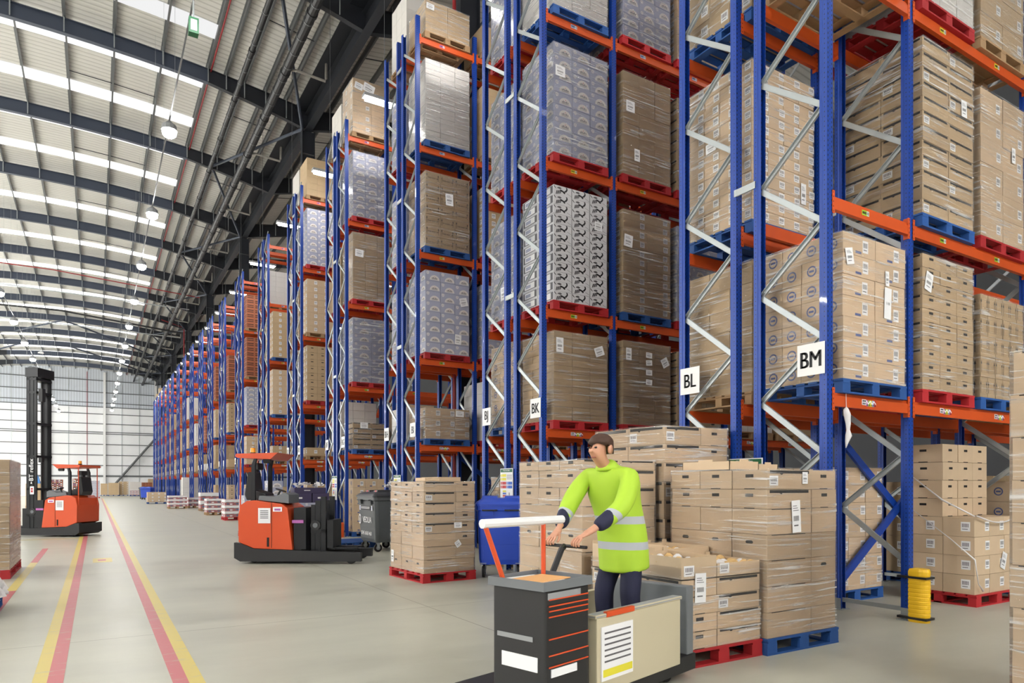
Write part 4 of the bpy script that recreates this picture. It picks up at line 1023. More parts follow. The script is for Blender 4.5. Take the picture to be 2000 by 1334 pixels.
for i in range(26):
    a = random.uniform(0, 2 * PI); x = random.uniform(0, .85); y = random.uniform(0, .4); z = random.uniform(0, .10)
    mb.poly([(x, y, z), (x + .14 * math.cos(a), y + .1 * math.sin(a), z + .03), (x + .10 * math.cos(a + .8), y + .1 * math.sin(a + .8), z + .07)], SHRED)
    mb.poly([(x, y, z), (x + .10 * math.cos(a + .8), y + .1 * math.sin(a + .8), z + .07), (x + .03 * math.cos(a + 1.6), y + .05 * math.sin(a + 1.6), z + .09)], SHRED)
o = link('film_scraps', mb.mesh('film_scraps'), None, (5.10, 20.9, 1.483)); tag(o, 'crumpled white film scraps on the purple carton', 'film', None, 'stuff')
# stacks further along the rack ends
def simple(st, X, Y, w, d, top, nx, ny, h, pcol, label, plabel, rz=0):
    n = max(1, round((top - .15) / h)); hh = (top - .15) / n
    pallet(pcol, X, Y, 0, plabel, w, d, rz)
    return load(X + .01, Y + .01, .15, w - .02, d - .02, [(st, hh)] * n, nx, ny, label, rz, detail=False)
BODY['pinkb'] = PINKB
simple('pink', 4.85, 32.4, 1.2, 1.0, .93, 3, 2, .26, 'red', 'pink and white wrapped stack nearest the moving truck', 'red pallet under the pink stack nearest the moving truck')
simple('pink', 4.9, 38.6, .9, 1.0, .86, 2, 2, .24, 'wood', 'narrow pink and white stack second in the line along the rack ends', 'wooden pallet under the second pink stack')
simple('pink', 5.4, 45.3, 1.2, 1.0, 1.13, 2, 2, .5, 'wood', 'tall pink-banded white box third in the line along the rack ends', 'wooden pallet under the pink-banded box')
simple('pink', 4.1, 50.8, 1.15, 1.0, .88, 2, 2, .26, 'wood', 'pink and white stack standing out into the aisle before the blue bin', 'wooden pallet under the pink stack standing out before the blue bin')
simple('pink', 5.43, 52.0, .9, 1.0, .72, 2, 2, .26, 'wood', 'low pink stack behind the one standing out into the aisle', 'wooden pallet under the low pink stack')
simple('wht', 5.9, 60.4, 1.2, 1.0, 2.22, 2, 2, .4, 'wood', 'tall white box stack with a red band beside the far racks', 'wooden pallet under the tall white stack')
simple('lab', 3.7, 65.5, 1.45, 1.2, 1.0, 3, 2, .28, 'blue', 'low labelled carton stack standing alone out in the far aisle', 'blue pallet standing alone out in the far aisle')
# far end of the hall
simple('wave', -.76, 99.6, 1.15, 1.0, 2.19, 2, 2, .2, 'red', 'tall lavender wave-printed stack left of the walkway at the far end', 'red pallet under the wave-printed stack')
simple('brn', .55, 122, .95, 1.0, 1.9, 2, 2, .3, 'blue', 'brown stack at the far wall just right of the wave-printed stack', 'blue pallet at the far wall, first right of the walkway')
simple('brn', 1.55, 120, 1.4, 1.2, 2.0, 4, 2, .9, 'blue', 'tied brown stack at the far wall beside the white gable post', 'blue pallet at the far wall under the tied brown stack')
simple('labs', 3.0, 121, 1.25, 1.2, 2.2, 2, 2, .3, 'blue', 'dull brown stack at the far wall under the diagonal brace', 'blue pallet at the far wall under the diagonal brace')
simple('wht', 4.4, 119, 1.4, 1.2, 2.15, 3, 2, .26, 'blue', 'pale wrapped stack at the far wall second from the racks', 'blue pallet at the far wall, second from the racks')
simple('crate', 5.8, 115.5, 1.4, 1.2, 2.05, 3, 2, .26, 'blue', 'red-brown wrapped stack at the far wall closest to the racks', 'blue pallet at the far wall, closest to the racks')
simple('brn', 6.8, 118.5, 1.3, 1.2, 2.6, 3, 2, .3, 'blue', 'tallest brown stack at the far wall behind the red-brown one', 'blue pallet under the tallest stack at the far wall')
simple('pink', 4.3, 116.6, 1.2, 1.0, .95, 3, 2, .26, 'blue', 'low pink stack before the pale stack at the far wall', 'blue pallet under the low pink stack at the far wall')
# goods on the left side behind the reach truck
simple('multi', -1.55, 61.8, .75, 1.0, 2.1, 2, 2, .24, 'blue', 'tall multi-coloured display stack behind the reach truck seat', 'blue pallet under the tall multi-coloured stack')
simple('multi', -3.3, 60.0, 1.2, 1.0, 2.0, 3, 2, .24, 'blue', 'wide multi-coloured display stack behind the reach truck mast', 'blue pallet under the wide multi-coloured stack')
simple('multi', -1.22, 41.5, .42, 1.0, 1.35, 1, 2, .24, 'blue', 'narrow multi-coloured display column just right of the reach truck', 'blue pallet under the narrow multi-coloured column', )
simple('multi', -1.3, 52, .55, 1.0, 1.95, 1, 2, .24, 'blue', 'multi-coloured display stack second behind the reach truck', 'blue pallet under the second multi-coloured stack')
simple('multi', -1.15, 72.8, .6, 1.0, 2.05, 2, 2, .3, 'wood', 'multi-coloured stack before the wave-printed one', 'wooden pallet under the stack before the wave-printed one')
simple('brn', -4.2, 58.0, .9, 1.0, 1.7, 2, 2, .4, 'wood', 'brown carton stack topped with blue film left of the displays', 'wooden pallet under the blue-topped brown stack')
mb = MB(); mb.loft([[(-4.15, 58.05, 1.7), (-3.35, 58.05, 1.7), (-3.35, 58.9, 1.7), (-4.15, 58.9, 1.7)], [(-4.1, 58.1, 2.2), (-3.45, 58.1, 2.1), (-3.45, 58.8, 2.15), (-4.1, 58.8, 2.2)], [(-3.9, 58.2, 2.5), (-3.6, 58.25, 2.45), (-3.6, 58.6, 2.45), (-3.9, 58.6, 2.5)]], mat('blue_film', rgb(70, 140, 215), .25))
tag(link('blue_film_bundle', mb.mesh('blue_film_bundle')), 'bright blue film bundle on top of the brown stack behind the mast', 'film bundle')
pallet('blue', -.78, 27.0, 0, 'small blue pallet on the floor beside the reach truck', .5, 1.0)
mb = MB(); mb.box(-.78, 27.0, .15, -.3, 27.95, .36, KRAFT); mb.box(-.8, 26.98, .36, -.28, 27.97, .39, mat('pale_blue_film', rgb(190, 212, 236), .3)); tag(link('low_carton', mb.mesh('low_carton')), 'low carton under pale blue film beside the reach truck', 'carton')
# left foreground stacks
pallet('red', -2.36, 13.92, 0, 'red pallet under the tall wrapped stack at the left', 1.15, 1.95)
load(-2.36, 13.92, .15, 1.14, 1.9, [('brn', .26)] * 7, 2, 3, 'tall wrapped brown stack on a red pallet at the left of the walkway', jit=.004)
pallet('blue', -2.2, 9.75, 0, 'blue pallet with torn film just inside the left frame', 1.17, 1.2)
load(-2.2, 9.77, .15, 1.0, 1.16, [('brn', .28)] * 5, 2, 2, 'wrapped brown stack on the blue pallet just inside the left frame')
mb = MB()
for i in range(40):
    x = random.uniform(0, .16); y = random.uniform(0, 1.1); z = random.uniform(0, .18) * (1 - x / .2); a = random.uniform(-1, 1)
    mb.poly([(x, y, z), (x + .10, y + .08 * a, z + .02), (x + .05, y + .10, z + .10)], SHRED)
o = tag(link('torn_film', mb.mesh('torn_film'), None, (-1.18, 9.8, .151)), 'torn white film frayed along the blue pallet at the left', 'film', None, 'stuff')
# right edge stack
pallet('red', 5.25, 1.1, 0, 'red pallet under the stack cut off by the right frame edge', 1.2, 1.1)
load(5.27, 1.12, .15, 1.16, 1.06, [('line', .285)] * 8, 2, 2, 'tall wrapped carton stack cut off by the right frame edge', jit=.01, labels=[])
# stepped stack on the floor under BM second bay
pallet('red', 9.47, 4.30, 0, 'red pallet on the floor under the stepped carton stack below rack BM', 1.22, .93)
load(9.49, 4.33, .15, 1.18, .88, [('lab', .245)] * 4 + [('hand', .24)] * 4, 3, [.38, .5], 'stepped labelled carton stack with sagging film on the floor below rack BM', wrap=False, skip=lambda i, j, li: li >= 4 and j == 0, labels=[(.75, .40, .13, .22, -.35, 'F', None)])
mb = MB(); pts = []
for i in range(13):
    q = i / 12; pts.append((9.45 + 1.2 * q, 4.29 - .01 * math.sin(PI * q), 1.16 - .10 * math.sin(PI * q)))
mb.tube(pts, [.006 + .006 * abs(math.sin(2.3 * q)) for q in range(13)], SHRED, 6); mb.tube([(9.47, 5.2, 1.75), (9.46, 4.7, 1.35), (9.455, 4.31, 1.15)], [.004, .012, .008], SHRED, 6); mb.tube([(9.47, 5.2, 1.3), (9.455, 4.6, .85), (9.46, 4.31, .6), (9.5, 4.29, .3), (9.62, 4.29, .2)], [.004, .006, .010, .006, .014], SHRED, 6)
tag(link('film_strand', mb.mesh('film_strand', True)), 'sagging twisted film strand around the stepped stack below rack BM', 'film')
# film tail hanging off the first BM beam
mb = MB(); mb.tube([(6.68, 4.268, 2.50), (6.68, 4.265, 2.36), (6.67, 4.262, 2.33), (6.69, 4.26, 2.28), (6.70, 4.255, 2.18), (6.69, 4.25, 2.12), (6.70, 4.25, 2.06), (6.67, 4.25, 2.0), (6.65, 4.25, 1.93)], [.003, .004, .028, .036, .026, .018, .034, .02, .004], SHRED, 7)
tag(link('film_tail', mb.mesh('film_tail', True)), 'knotted white film tail hanging from the first shelf of rack BM', 'film')

# ------------------------------------------------------------------ bins
def bin_(label, X, Y, rz, w, d, h, body, lid, txt=False):
    t = thing('wheeled_bin', label, 'bin', (X, Y, 0), rz)
    def rr(hw, hd, z, r=.08, oy=0):
        o = []
        for cx, cy, a0 in ((hw - r, -hd + r, -PI / 2), (hw - r, hd - r, 0), (-hw + r, hd - r, PI / 2), (-hw + r, -hd + r, PI)):
            for q in range(4): o.append((cx + r * math.cos(a0 + q * PI / 6), cy + oy + r * math.sin(a0 + q * PI / 6), z))
        return o
    a, b = w / 2, d / 2
    mb = MB()
    mb.loft([rr(a * .84, b * .80, .22), rr(a * .88, b * .84, .30), rr(a * .90, b * .87, .55), rr(a * .905, b * .875, .56), rr(a * .93, b * .91, .9), rr(a * .95, b * .94, h - .22), rr(a * 1.0, b * 1.0, h - .20), rr(a * 1.0, b * 1.0, h - .13)], body)
    for x in (-a * .55, a * .55): mb.prism([(-b * .99, h - .3), (-b * 1.03, h - .3), (-b * 1.06, h - .2), (-b * .99, h - .2)], 'x', x - .1, x + .1, body)
    part('bin_body', mb, t, smooth=False)
    mb = MB()
    mb.loft([rr(a * 1.03, b * 1.05, h - .13), rr(a * 1.03, b * 1.05, h - .10), rr(a * .97, b * .96, h - .06), rr(a * .80, b * .75, h - .01), rr(a * .55, b * .45, h + .005)], lid)
    for x in (-a * .45, a * .45): mb.loft([[(x - .16, -b * .7, h - .07), (x + .16, -b * .7, h - .07), (x + .16, b * .7, h - .07), (x - .16, b * .7, h - .07)], [(x - .12, -b * .6, h + .03), (x + .12, -b * .6, h + .03), (x + .12, b * .5, h + .04), (x - .12, b * .5, h + .04)]], lid)
    lp = part('bin_lid', mb, t)
    if txt:
        mb = MB()
        for x in (-a * .45, a * .45): mb.poly([(x - .07, -b * .66, h - .035), (x + .07, -b * .66, h - .035), (x + .05, -b * .61, h + .027), (x - .05, -b * .61, h + .027)], SRED)
        part('lid_sticker', mb, lp, label='red sticker')
    mb = MB()
    for x in (-a * .45, a * .45): mb.tube([(x - .12, -b * 1.0, h - .2), (x - .12, -b * 1.12, h - .2), (x + .12, -b * 1.12, h - .2), (x + .12, -b * 1.0, h - .2)], .014, BLACK, 6)
    part('bin_handle', mb, t, label='black grab handle')
    for x in (-a * .7, a * .7):
        for y in (-b * .62, b * .62):
            wm = MB(); wm.tube([(x - .022, y, .095), (x + .022, y, .095)], .095, RUBBER, 16)
            wo = part('caster', wm, t)
            fm = MB(); fm.tube([(x - .025, y, .095), (x + .025, y, .095)], .05, LGREY, 12)
            for q in (-.034, .03): fm.prism([(y - .02, .09), (y + .02, .09), (y + .05, .24), (y - .05, .24)], 'x', x + q, x + q + .004, GALV)
            fm.box(x - .05, y - .06, .235, x + .05, y + .06, .245, GALV)
            part('caster_fork', fm, wo, label='steel caster fork')
    if txt:
        mb = MB(); yy = lambda z: -(b * .9 + (z - .55) * (b * .06 / .7)) - .012
        mb.poly([(-a * .55, yy(1.0), .97), (a * .5, yy(1.0), .97), (a * .5, yy(1.0), 1.06), (-a * .55, yy(1.0), 1.06)], INK)
        for q in range(2): mb.poly([(-a * .5, yy(1.0) - .002, 1.0 + q * .028), (a * .45, yy(1.0) - .002, 1.0 + q * .028), (a * .45, yy(1.0) - .002, 1.012 + q * .028), (-a * .5, yy(1.0) - .002, 1.012 + q * .028)], WHITE)
        for x in (-a * .68, a * .60): mb.poly([(x, yy(1.0), .96), (x + .09, yy(1.0), .96), (x + .09, yy(1.0), 1.07), (x, yy(1.0), 1.07)], WHITE); mb.poly([(x + .035, yy(1) - .002, .975), (x + .06, yy(1) - .002, .975), (x + .06, yy(1) - .002, 1.055), (x + .035, yy(1) - .002, 1.055)], SBLUE)
        z0 = .74
        text_into(mb, 'VEOLIA', (a * .14, yy(z0) - .004, z0), (1, 0, 0), (0, 0, 1), .19, WHITE, .015, .95)
        cx = -a * .66; n = 20
        for q in range(n):
            a0, a1 = 2 * PI * q / n, 2 * PI * (q + 1) / n
            mb.poly([(cx + .085 * math.cos(a0), yy(z0) - .004, z0 + .12 * math.sin(a0)), (cx + .085 * math.cos(a1), yy(z0) - .004, z0 + .12 * math.sin(a1)), (cx + .055 * math.cos(a1), yy(z0) - .004, z0 + .085 * math.sin(a1)), (cx + .055 * math.cos(a0), yy(z0) - .004, z0 + .085 * math.sin(a0))], WHITE)
        mb.poly([(cx - .012, yy(z0) - .004, z0 - .05), (cx + .012, yy(z0) - .004, z0 - .05), (cx + .016, yy(z0) - .004, z0 + .01), (cx, yy(z0) - .004, z0 + .035), (cx - .016, yy(z0) - .004, z0 + .01)], WHITE)
        text_into(mb, '0345 6060 460', (0, -(b * .905) - .006, .42), (1, 0, 0), (0, 0, 1), .125, WHITE, .01, .95)
        part('bin_lettering', mb, t, label='white lettering and ring emblem')
    return t
bin_('dark grey wheeled bin with black lid and VEOLIA lettering beside the brown stack', 5.86, 15.62, -PI / 2, 1.26, .85, 1.40, BINGREY, BINBLK, True)
_a = -math.atan(_t)
bin_('blue wheeled bin with blue lid beside the end of rack BK', 5.745 + .16, 9.79 + .26, _a, .84, .60, 1.33, BINBLUE, BINBLUE)
bin_('dark grey wheeled bin far down the aisle beside a blue one', 5.0, 92, _a, 1.26, .85, 1.40, BINGREY, BINGREY)
bin_('blue wheeled bin far down the aisle behind the pink stack', 4.9, 87.0, _a, 1.24, .85, 1.40, BINBLUE, BINBLUE)
pallet('blue', 4.98, 16.35, 0, 'empty pale blue pallet flat on the floor beside the VEOLIA bin', 1.0, 1.2)
mb = MB()
for i in range(60):
    a = random.uniform(0, 2 * PI); b = random.uniform(-.2, 1.3); r = .17; p = Vector((5.96 + r * math.cos(a) * math.cos(b), 15.15 + r * math.sin(a) * math.cos(b), 1.50 + r * .7 * math.sin(b)))
    mb.poly([p, p + Vector((random.uniform(-.1, .1), random.uniform(-.1, .1), random.uniform(-.02, .08))), p + Vector((random.uniform(-.1, .1), random.uniform(-.1, .1), random.uniform(0, .08)))], SHRED)
tag(link('waste_film', mb.mesh('waste_film')), 'crumpled white waste film piled on the lid of the VEOLIA bin', 'film', None, 'stuff')

# ------------------------------------------------------------------ reach trucks
def reach_truck(label, X, Y, rz, mast_h, flip=False, low_mast=False):
    t = thing('reach_truck', label, 'forklift', (X, Y, 0), rz)
    W = 1.15
    s = (lambda x: 1.75 - x) if flip else (lambda x: x)
    def bx(mb, x0, y0, z0, x1, y1, z1, mt): mb.box(min(s(x0), s(x1)), y0, z0, max(s(x0), s(x1)), y1, z1, mt)
    def pr(mb, prof, y0, y1, mt): mb.prism([(s(a), b) for a, b in (prof if not flip else prof[::-1])], 'y', y0, y1, mt)
    mb = MB(); pr(mb, [(-.75, .05), (1.62, .05), (1.74, .12), (1.74, .42), (1.60, .40), (1.35, .30), (.6, .27), (-.75, .22)], 0, .12, BLACK); pr(mb, [(-.75, .05), (.5, .05), (.5, .22), (-.75, .22)], W - .12, W, BLACK)
    pr(mb, [(.45, .05), (1.62, .05), (1.74, .12), (1.74, .40), (.45, .28)], .12, W, BLACK)
    part('chassis', mb, t, label='black chassis and support legs')
    mb = MB(); pr(mb, [(.60, .275), (1.36, .305), (1.66, .43), (1.67, .95), (1.62, 1.16), (1.50, 1.24), (1.35, 1.25), (.82, 1.18), (.70, 1.10)], .02, W - .02, TORANGE)
    bo = part('body_shell', mb, t, label='orange body shell', bevel=.012)
    mb = MB(); bx(mb, 1.008, .012, .32, 1.014, .02, 1.22, DARK); bx(mb, 1.06, .010, .34, 1.10, .02, .52, DARK); part('panel_seam', mb, bo, label='dark seam and vent')
    mb = MB(); bx(mb, 1.03, .006, .80, 1.27, .012, 1.10, PAPER)
    for q in range(5): bx(mb, 1.07, .004, 1.04 - q * .035, 1.23, .006, 1.052 - q * .035, INK)
    bx(mb, .80, .006, 1.03, .98, .012, 1.12, PAPER); bx(mb, .83, .004, 1.05, .95, .006, 1.09, LMAG)
    part('notice_sticker', mb, bo, label='white notices on the orange side')
    mb = MB(); bx(mb, .36, .1, .28, .60, W - .1, 1.10, BLACKM); bx(mb, .40, .06, .80, .62, .1, .86, LMAG); part('battery_cover', mb, t, label='black battery cover with pink strip')
    mb = MB(); pr(mb, [(.70, 1.19), (1.30, 1.255), (1.28, 1.34), (1.0, 1.32), (.78, 1.40), (.70, 1.36)], .1, .75, GREYP); part('dashboard', mb, t, label='grey dashboard')
    mb = MB()
    mb.tube([(s(1.0), .35, 1.34), (s(.95), .35, 1.44)], .02, BLACK, 8); mb.tube([(s(.94), .35, 1.44), (s(.935), .35, 1.455)], .11, BLACK, 14); part('steering_wheel', mb, t, label='black steering wheel')
    mb = MB(); pr(mb, [(1.22, 1.25), (1.62, 1.25), (1.66, 1.36), (1.60, 1.80), (1.52, 1.82), (1.46, 1.45), (1.24, 1.38)], .32, .82, BLACK); pr(mb, [(1.42, 1.86), (1.55, 1.86), (1.55, 2.0), (1.42, 2.0)], .42, .72, BLACK); bx(mb, 1.48, .5, 1.8, 1.54, .64, 1.88, BLACK)
    part('seat', mb, t, label='black operator seat with headrest', bevel=.02)
    mb = MB(); pr(mb, [(.90, 2.19), (1.72, 2.17), (1.74, 2.12), (1.70, 2.09), (1.05, 2.06)], .05, W - .05, TORANGE); g = part('overhead_guard', mb, t, label='orange overhead guard')
    for y in (.08, W - .14):
        mb = MB(); pr(mb, [(1.36, 1.24), (1.44, 1.24), (1.43, 1.95), (1.38, 2.08), (1.33, 2.08), (1.36, 1.95)], y, y + .06, BLACKM); part('guard_post', mb, t, label='black guard post')
        mb = MB(); mb.tube([(s(1.66), y + .03, .9), (s(1.655), y + .03, 2.1)], .014, TORANGE, 6); part('guard_rod', mb, t, label='thin orange guard rod')
    mb = MB(); mb.tube([(s(1.52), .4, 2.18), (s(1.52), .4, 2.21)], .055, BLACK, 10); mb.tube([(s(1.52), .4, 2.21), (s(1.52), .4, 2.30)], [.05, .045], BAMBER, 10); part('beacon', mb, g, label='amber beacon')
    mb = MB(); mb.tube([(s(1.06), .12, 2.03), (s(1.20), .12, 2.03)], .05, BLACK, 8); part('work_light', mb, g, label='black work light')
    # mast
    mb = MB()
    for y in (.22, W - .30):
        bx(mb, .0, y, .2, .10, y + .08, mast_h, BLACKM); bx(mb, .11, y + .01, .2, .21, y + .07, mast_h - .08, BLACKM); bx(mb, .22, y + .02, .2, .30, y + .06, mast_h - .16, BLACKM)
    zz = [.6] if low_mast else [.6, 1.4, 2.4, 3.4, 4.35, 4.75]
    for z in zz: bx(mb, .0, .22, z, .30, W - .22, z + .07, BLACKM)
    if not low_mast:
        for y in (.40, .70): mb.tube([(s(.15), y, .3), (s(.15), y, mast_h - .1)], .035, BLACK, 8)
        bx(mb, -.02, .2, mast_h - .28, .36, W - .2, mast_h, BLACKM); mb.tube([(s(.08), .28, mast_h - .03), (s(.08), .52, mast_h - .03)], .09, GREYP, 10)
        bx(mb, .34, .26, 2.25, .44, .36, 2.4, BLACK); bx(mb, .34, .26, 4.1, .46, .4, 4.5, BLACK)
    m_ = part('mast', mb, t, label='black lift mast')
    mb = MB(); bx(mb, -.14, .25, .3, -.02, W - .25, .85, BLACKM)
    for y in (.32, W - .44): bx(mb, -.6 if low_mast else -1.1, y, .26, -.02, y + .12, .30, BLACKM)
    part('fork_carriage', mb, t, label='black forks and carriage')
    mb = MB(); mb.tube([(s(.2), .19, .75), (s(.2), .215, .75)], .10, BLACK, 16); mb.tube([(s(.2), .18, .75), (s(.2), .19, .75)], .05, GREYP, 12); part('mast_pulley', mb, m_, label='round black mast pulley')
    if not low_mast:
        mb = MB(); bx(mb, .12, .205, 1.28, .24, .215, 1.52, PAPER); bx(mb, .15, .203, 1.34, .21, .206, 1.40, SRED); bx(mb, .15, .203, 1.42, .21, .206, 1.47, SRED)
        text_into(mb, 'BT reflex', (.16, .20, 2.02), (0, 0, 1), (-1, 0, 0), .19, PAPER, .008, .95)
        mb.poly([(.14, .20, 1.60), (.19, .20, 1.60), (.165, .20, 1.68)], PAPER); part('mast_lettering', mb, m_, label='white lettering and sticker')
    for x, y in ((-.55, .06), (-.55, W - .06), (1.45, .3)):
        mb = MB(); mb.tube([(s(x), y - .045, .09), (s(x), y + .045, .09)], .09, RUBBER, 14); part('wheel', mb, t, label='black wheel')
    return t
reach_truck('parked orange reach truck with a tall black mast left of the walkway', -1.93, 25.2, _a, 5.13)
reach_truck('moving orange reach truck with overhead guard out on the open floor', 2.30, 14.28, _a, 1.32, True, True)

# ------------------------------------------------------------------ order picker truck
AX = Vector((.9645, .2639, 0)); BXV = Vector((-.2639, .9645, 0)); C0 = Vector((2.304, 3.397, 0)); RZ = math.atan2(.2639, .9645)
def wl(x, y, z): return C0 + AX * x + BXV * y + Vector((0, 0, z))
t = thing('order_picker_truck', 'black and cream order picker truck ridden by the person in lime', 'truck', tuple(C0), RZ)
mb = MB(); mb.box(-.02, .02, .07, 1.88, .80, .20, BLACK); part('chassis', mb, t, bevel=.01)
mb = MB(); mb.box(0, 0, .20, .43, .44, .90, BLACK); co = part('console', mb, t, label='black front console', bevel=.012)
mb = MB(); mb.box(-.03, -.015, .90, .45, .46, .93, GREYP)
for (a, b, c, d) in ((-.03, -.015, .45, 0), (-.03, .445, .45, .46), (-.03, 0, -.015, .445), (.435, 0, .45, .445)): mb.box(a, b, .93, c, d, .955, GREYP)
part('console_tray', mb, co, label='grey tray on the console')
mb = MB()
for z in (.84, .80, .77, .735, .60, .50, .43): mb.box(.03, -.006, z, .42, -.001, z + .008, TORANGE)
part('trim_stripe', mb, co, label='thin orange trim stripes')
mb = MB()
mb.box(.02, -.005, .845, .34, -.001, .885, LGREY)
part('console_sticker', mb, co, label='pale sticker on the black console')
for bx_ in ((-.006, .06, .40, -.001, .36, .49, PAPER), (-.006, .1, .58, -.001, .40, .61, LGREY), (.05, -.007, .37, .30, -.001, .42, PAPER)):
    mb = MB(); mb.box(*bx_); part('console_sticker', mb, co, label='pale sticker on the black console')
mb = MB(); mb.box(.52, 0, .16, 1.60, .07, .66, CREAM); mb.box(.50, -.005, .66, 1.62, .08, .685, LGREY); cp = part('side_panel', mb, t, label='cream side panel', bevel=.008)
mb = MB(); mb.box(.62, -.010, .66, .95, .02, .695, TORANGE); part('panel_grip', mb, cp, label='orange grip strip')
mb = MB(); y = -.0105
mb.box(.56, -.010, .24, .93, -.001, .60, PAPER)
for q in range(6): mb.poly([(.59, y - .001, .55 - q * .038), (.90, y - .001, .55 - q * .038), (.90, y - .001, .562 - q * .038), (.59, y - .001, .562 - q * .038)], GREYINK)
mb.poly([(.575, y - .001, .265), (.92, y - .001, .265), (.92, y - .001, .315), (.575, y - .001, .315)], YLINE)
part('notice_sticker', mb, cp, label='white notice with a yellow band')
mb = MB(); mb.box(.52, .76, .16, 1.60, .82, .66, CREAM); part('side_panel', mb, t, label='cream side panel', bevel=.008)
mb = MB(); mb.box(1.74, .02, .201, 1.84, .80, .74, GREYP); part('backrest', mb, t, label='grey operator backrest', bevel=.01)
mb = MB(); mb.tube([(-.18, .36, 1.30), (.60, .36, 1.30)], .030, WHITE, 10); ra = part('guard_rail', mb, t, label='white guard rail')
for x in (-.16, .40):
    mb = MB(); mb.tube([(x + (.17 if x < 0 else 0), .36, .932), (x, .36, 1.30)], .016, TORANGE, 8); part('rail_post', mb, ra, label='orange rail post')
mb = MB(); mb.tube([(.42, .34, .86), (.62, .38, 1.09), (.672, .40, 1.105)], .022, BLACK, 8); mb.tube([(.672, .20, 1.108), (.672, .60, 1.108)], .012, BLACK, 10); part('steering_handle', mb, t, label='black steering handle')
for x, y in ((.15, .15), (.15, .66), (1.6, .15), (1.6, .66)):
    mb = MB(); mb.tube([(x, y - .04, .075), (x, y + .04, .075)], .075, RUBBER, 14); part('wheel', mb, t)
for i, (x, y, z, w, d, rz, m_, lab) in enumerate(((.02, .03, .9305, .30, .20, .06, WHITE, 'white paper sheet on the truck console tray, nearer the camera'), (.04, .24, .9305, .30, .19, -.06, WHITE, 'white paper sheet on the truck console tray, further across'), (.06, .10, .934, .33, .24, .05, mat('orange_folder', rgb(226, 170, 110), .6), 'orange card folder lying on the truck console tray'))):
    mb = MB(); mb.box(0, 0, 0, w, d, .003 if i < 2 else .006, m_)
    p = wl(x, y, z if i < 2 else .934); tag(link('paper_sheet' if i < 2 else 'card_folder', mb.mesh('paper'), None, tuple(p), RZ + rz), lab, 'paper' if i < 2 else 'folder')

# ------------------------------------------------------------------ the driver
def skin(name, nodes, edges, mt, parent, sub=2, label=None, root=0):
    """one continuous skinned surface grown along a skeleton; nodes: (x, y, z, rx, ry)"""
    me = bpy.data.meshes.new(name); me.from_pydata([n[:3] for n in nodes], edges, [])
    me.materials.append(mt)
    o = link(name, me, parent, label=label)
    md = o.modifiers.new('skin', 'SKIN'); md.use_smooth_shade = True; md.branch_smoothing = .4
    for i, n in enumerate(nodes):
        sv = me.skin_vertices[0].data[i]; sv.radius = (n[3], n[4]); sv.use_root = (i == root)
    sd = o.modifiers.new('subdivision', 'SUBSURF'); sd.levels = sub; sd.render_levels = sub
    return o
# local frame of the figure: x forward, y to the figure's left, z up from the soles
pr = thing('person', 'person in a lime high-visibility jacket and navy trousers leaning forward to drive the truck', 'person', tuple(wl(1.38, .40, .212)), RZ + PI)
N = []; E_ = []
def nd(x, y, z, r, r2=None): N.append((x, y, z, r, r2 or r)); return len(N) - 1
def ch(*ids):
    for a, b in zip(ids, ids[1:]): E_.append((a, b))
pel = nd(-.03, 0, .93, .11, .12); ab = nd(.02, 0, 1.08, .12, .14); chs = nd(.10, 0, 1.28, .11, .13); nkb = nd(.19, 0, 1.44, .07, .075); nk = nd(.235, 0, 1.495, .052, .052)
jaw = nd(.295, 0, 1.53, .066, .062); sk = nd(.288, 0, 1.612, .096, .082); top = nd(.273, 0, 1.685, .064, .060)
ch(pel, ab, chs, nkb, nk, jaw, sk, top)
nose = nd(.388, 0, 1.592, .013, .013); nose2 = nd(.410, 0, 1.572, .011, .012); E_.append((sk, nose)); E_.append((nose, nose2))
HANDS = []
for s_ in (-1, 1):
    hp = nd(-.03, s_ * .095, .87, .078); kn = nd(.06, s_ * .12, .50, .056); an = nd(-.01, s_ * .13, .10, .042); hl = nd(.03, s_ * .13, .045, .04); to = nd(.17, s_ * .145, .03, .032)
    ch(pel, hp, kn, an, hl, to)
    sh = nd(.155, s_ * .18, 1.39, .046); el = nd(.33, s_ * .245, 1.17, .043); wr = nd(.56, s_ * .16, 1.02, .028, .024); pm = nd(.625, s_ * .135, .985, .038, .018); kk = nd(.67, s_ * .125, .965, .036, .015)
    ch(chs, sh, el, wr, pm, kk)
    HANDS.append((s_, pm, kk))
    for q, ln in enumerate((.94, 1.06, 1.0, .84)):
        y = s_ * (.148 - .021 * q)
        a = nd(.702, y, .948, .0092); b = nd(.702 + .034 * ln, y, .924, .0088); c = nd(.702 + .026 * ln, y, .924 - .030 * ln, .0078)
        ch(kk, a, b, c)
    th = nd(.640, s_ * .098, .962, .012); th2 = nd(.668, s_ * .080, .935, .0105); th3 = nd(.692, s_ * .076, .915, .009); ch(pm, th, th2, th3)
body = skin('body', N, E_, SKIN, pr, 2, 'bare face and hands')
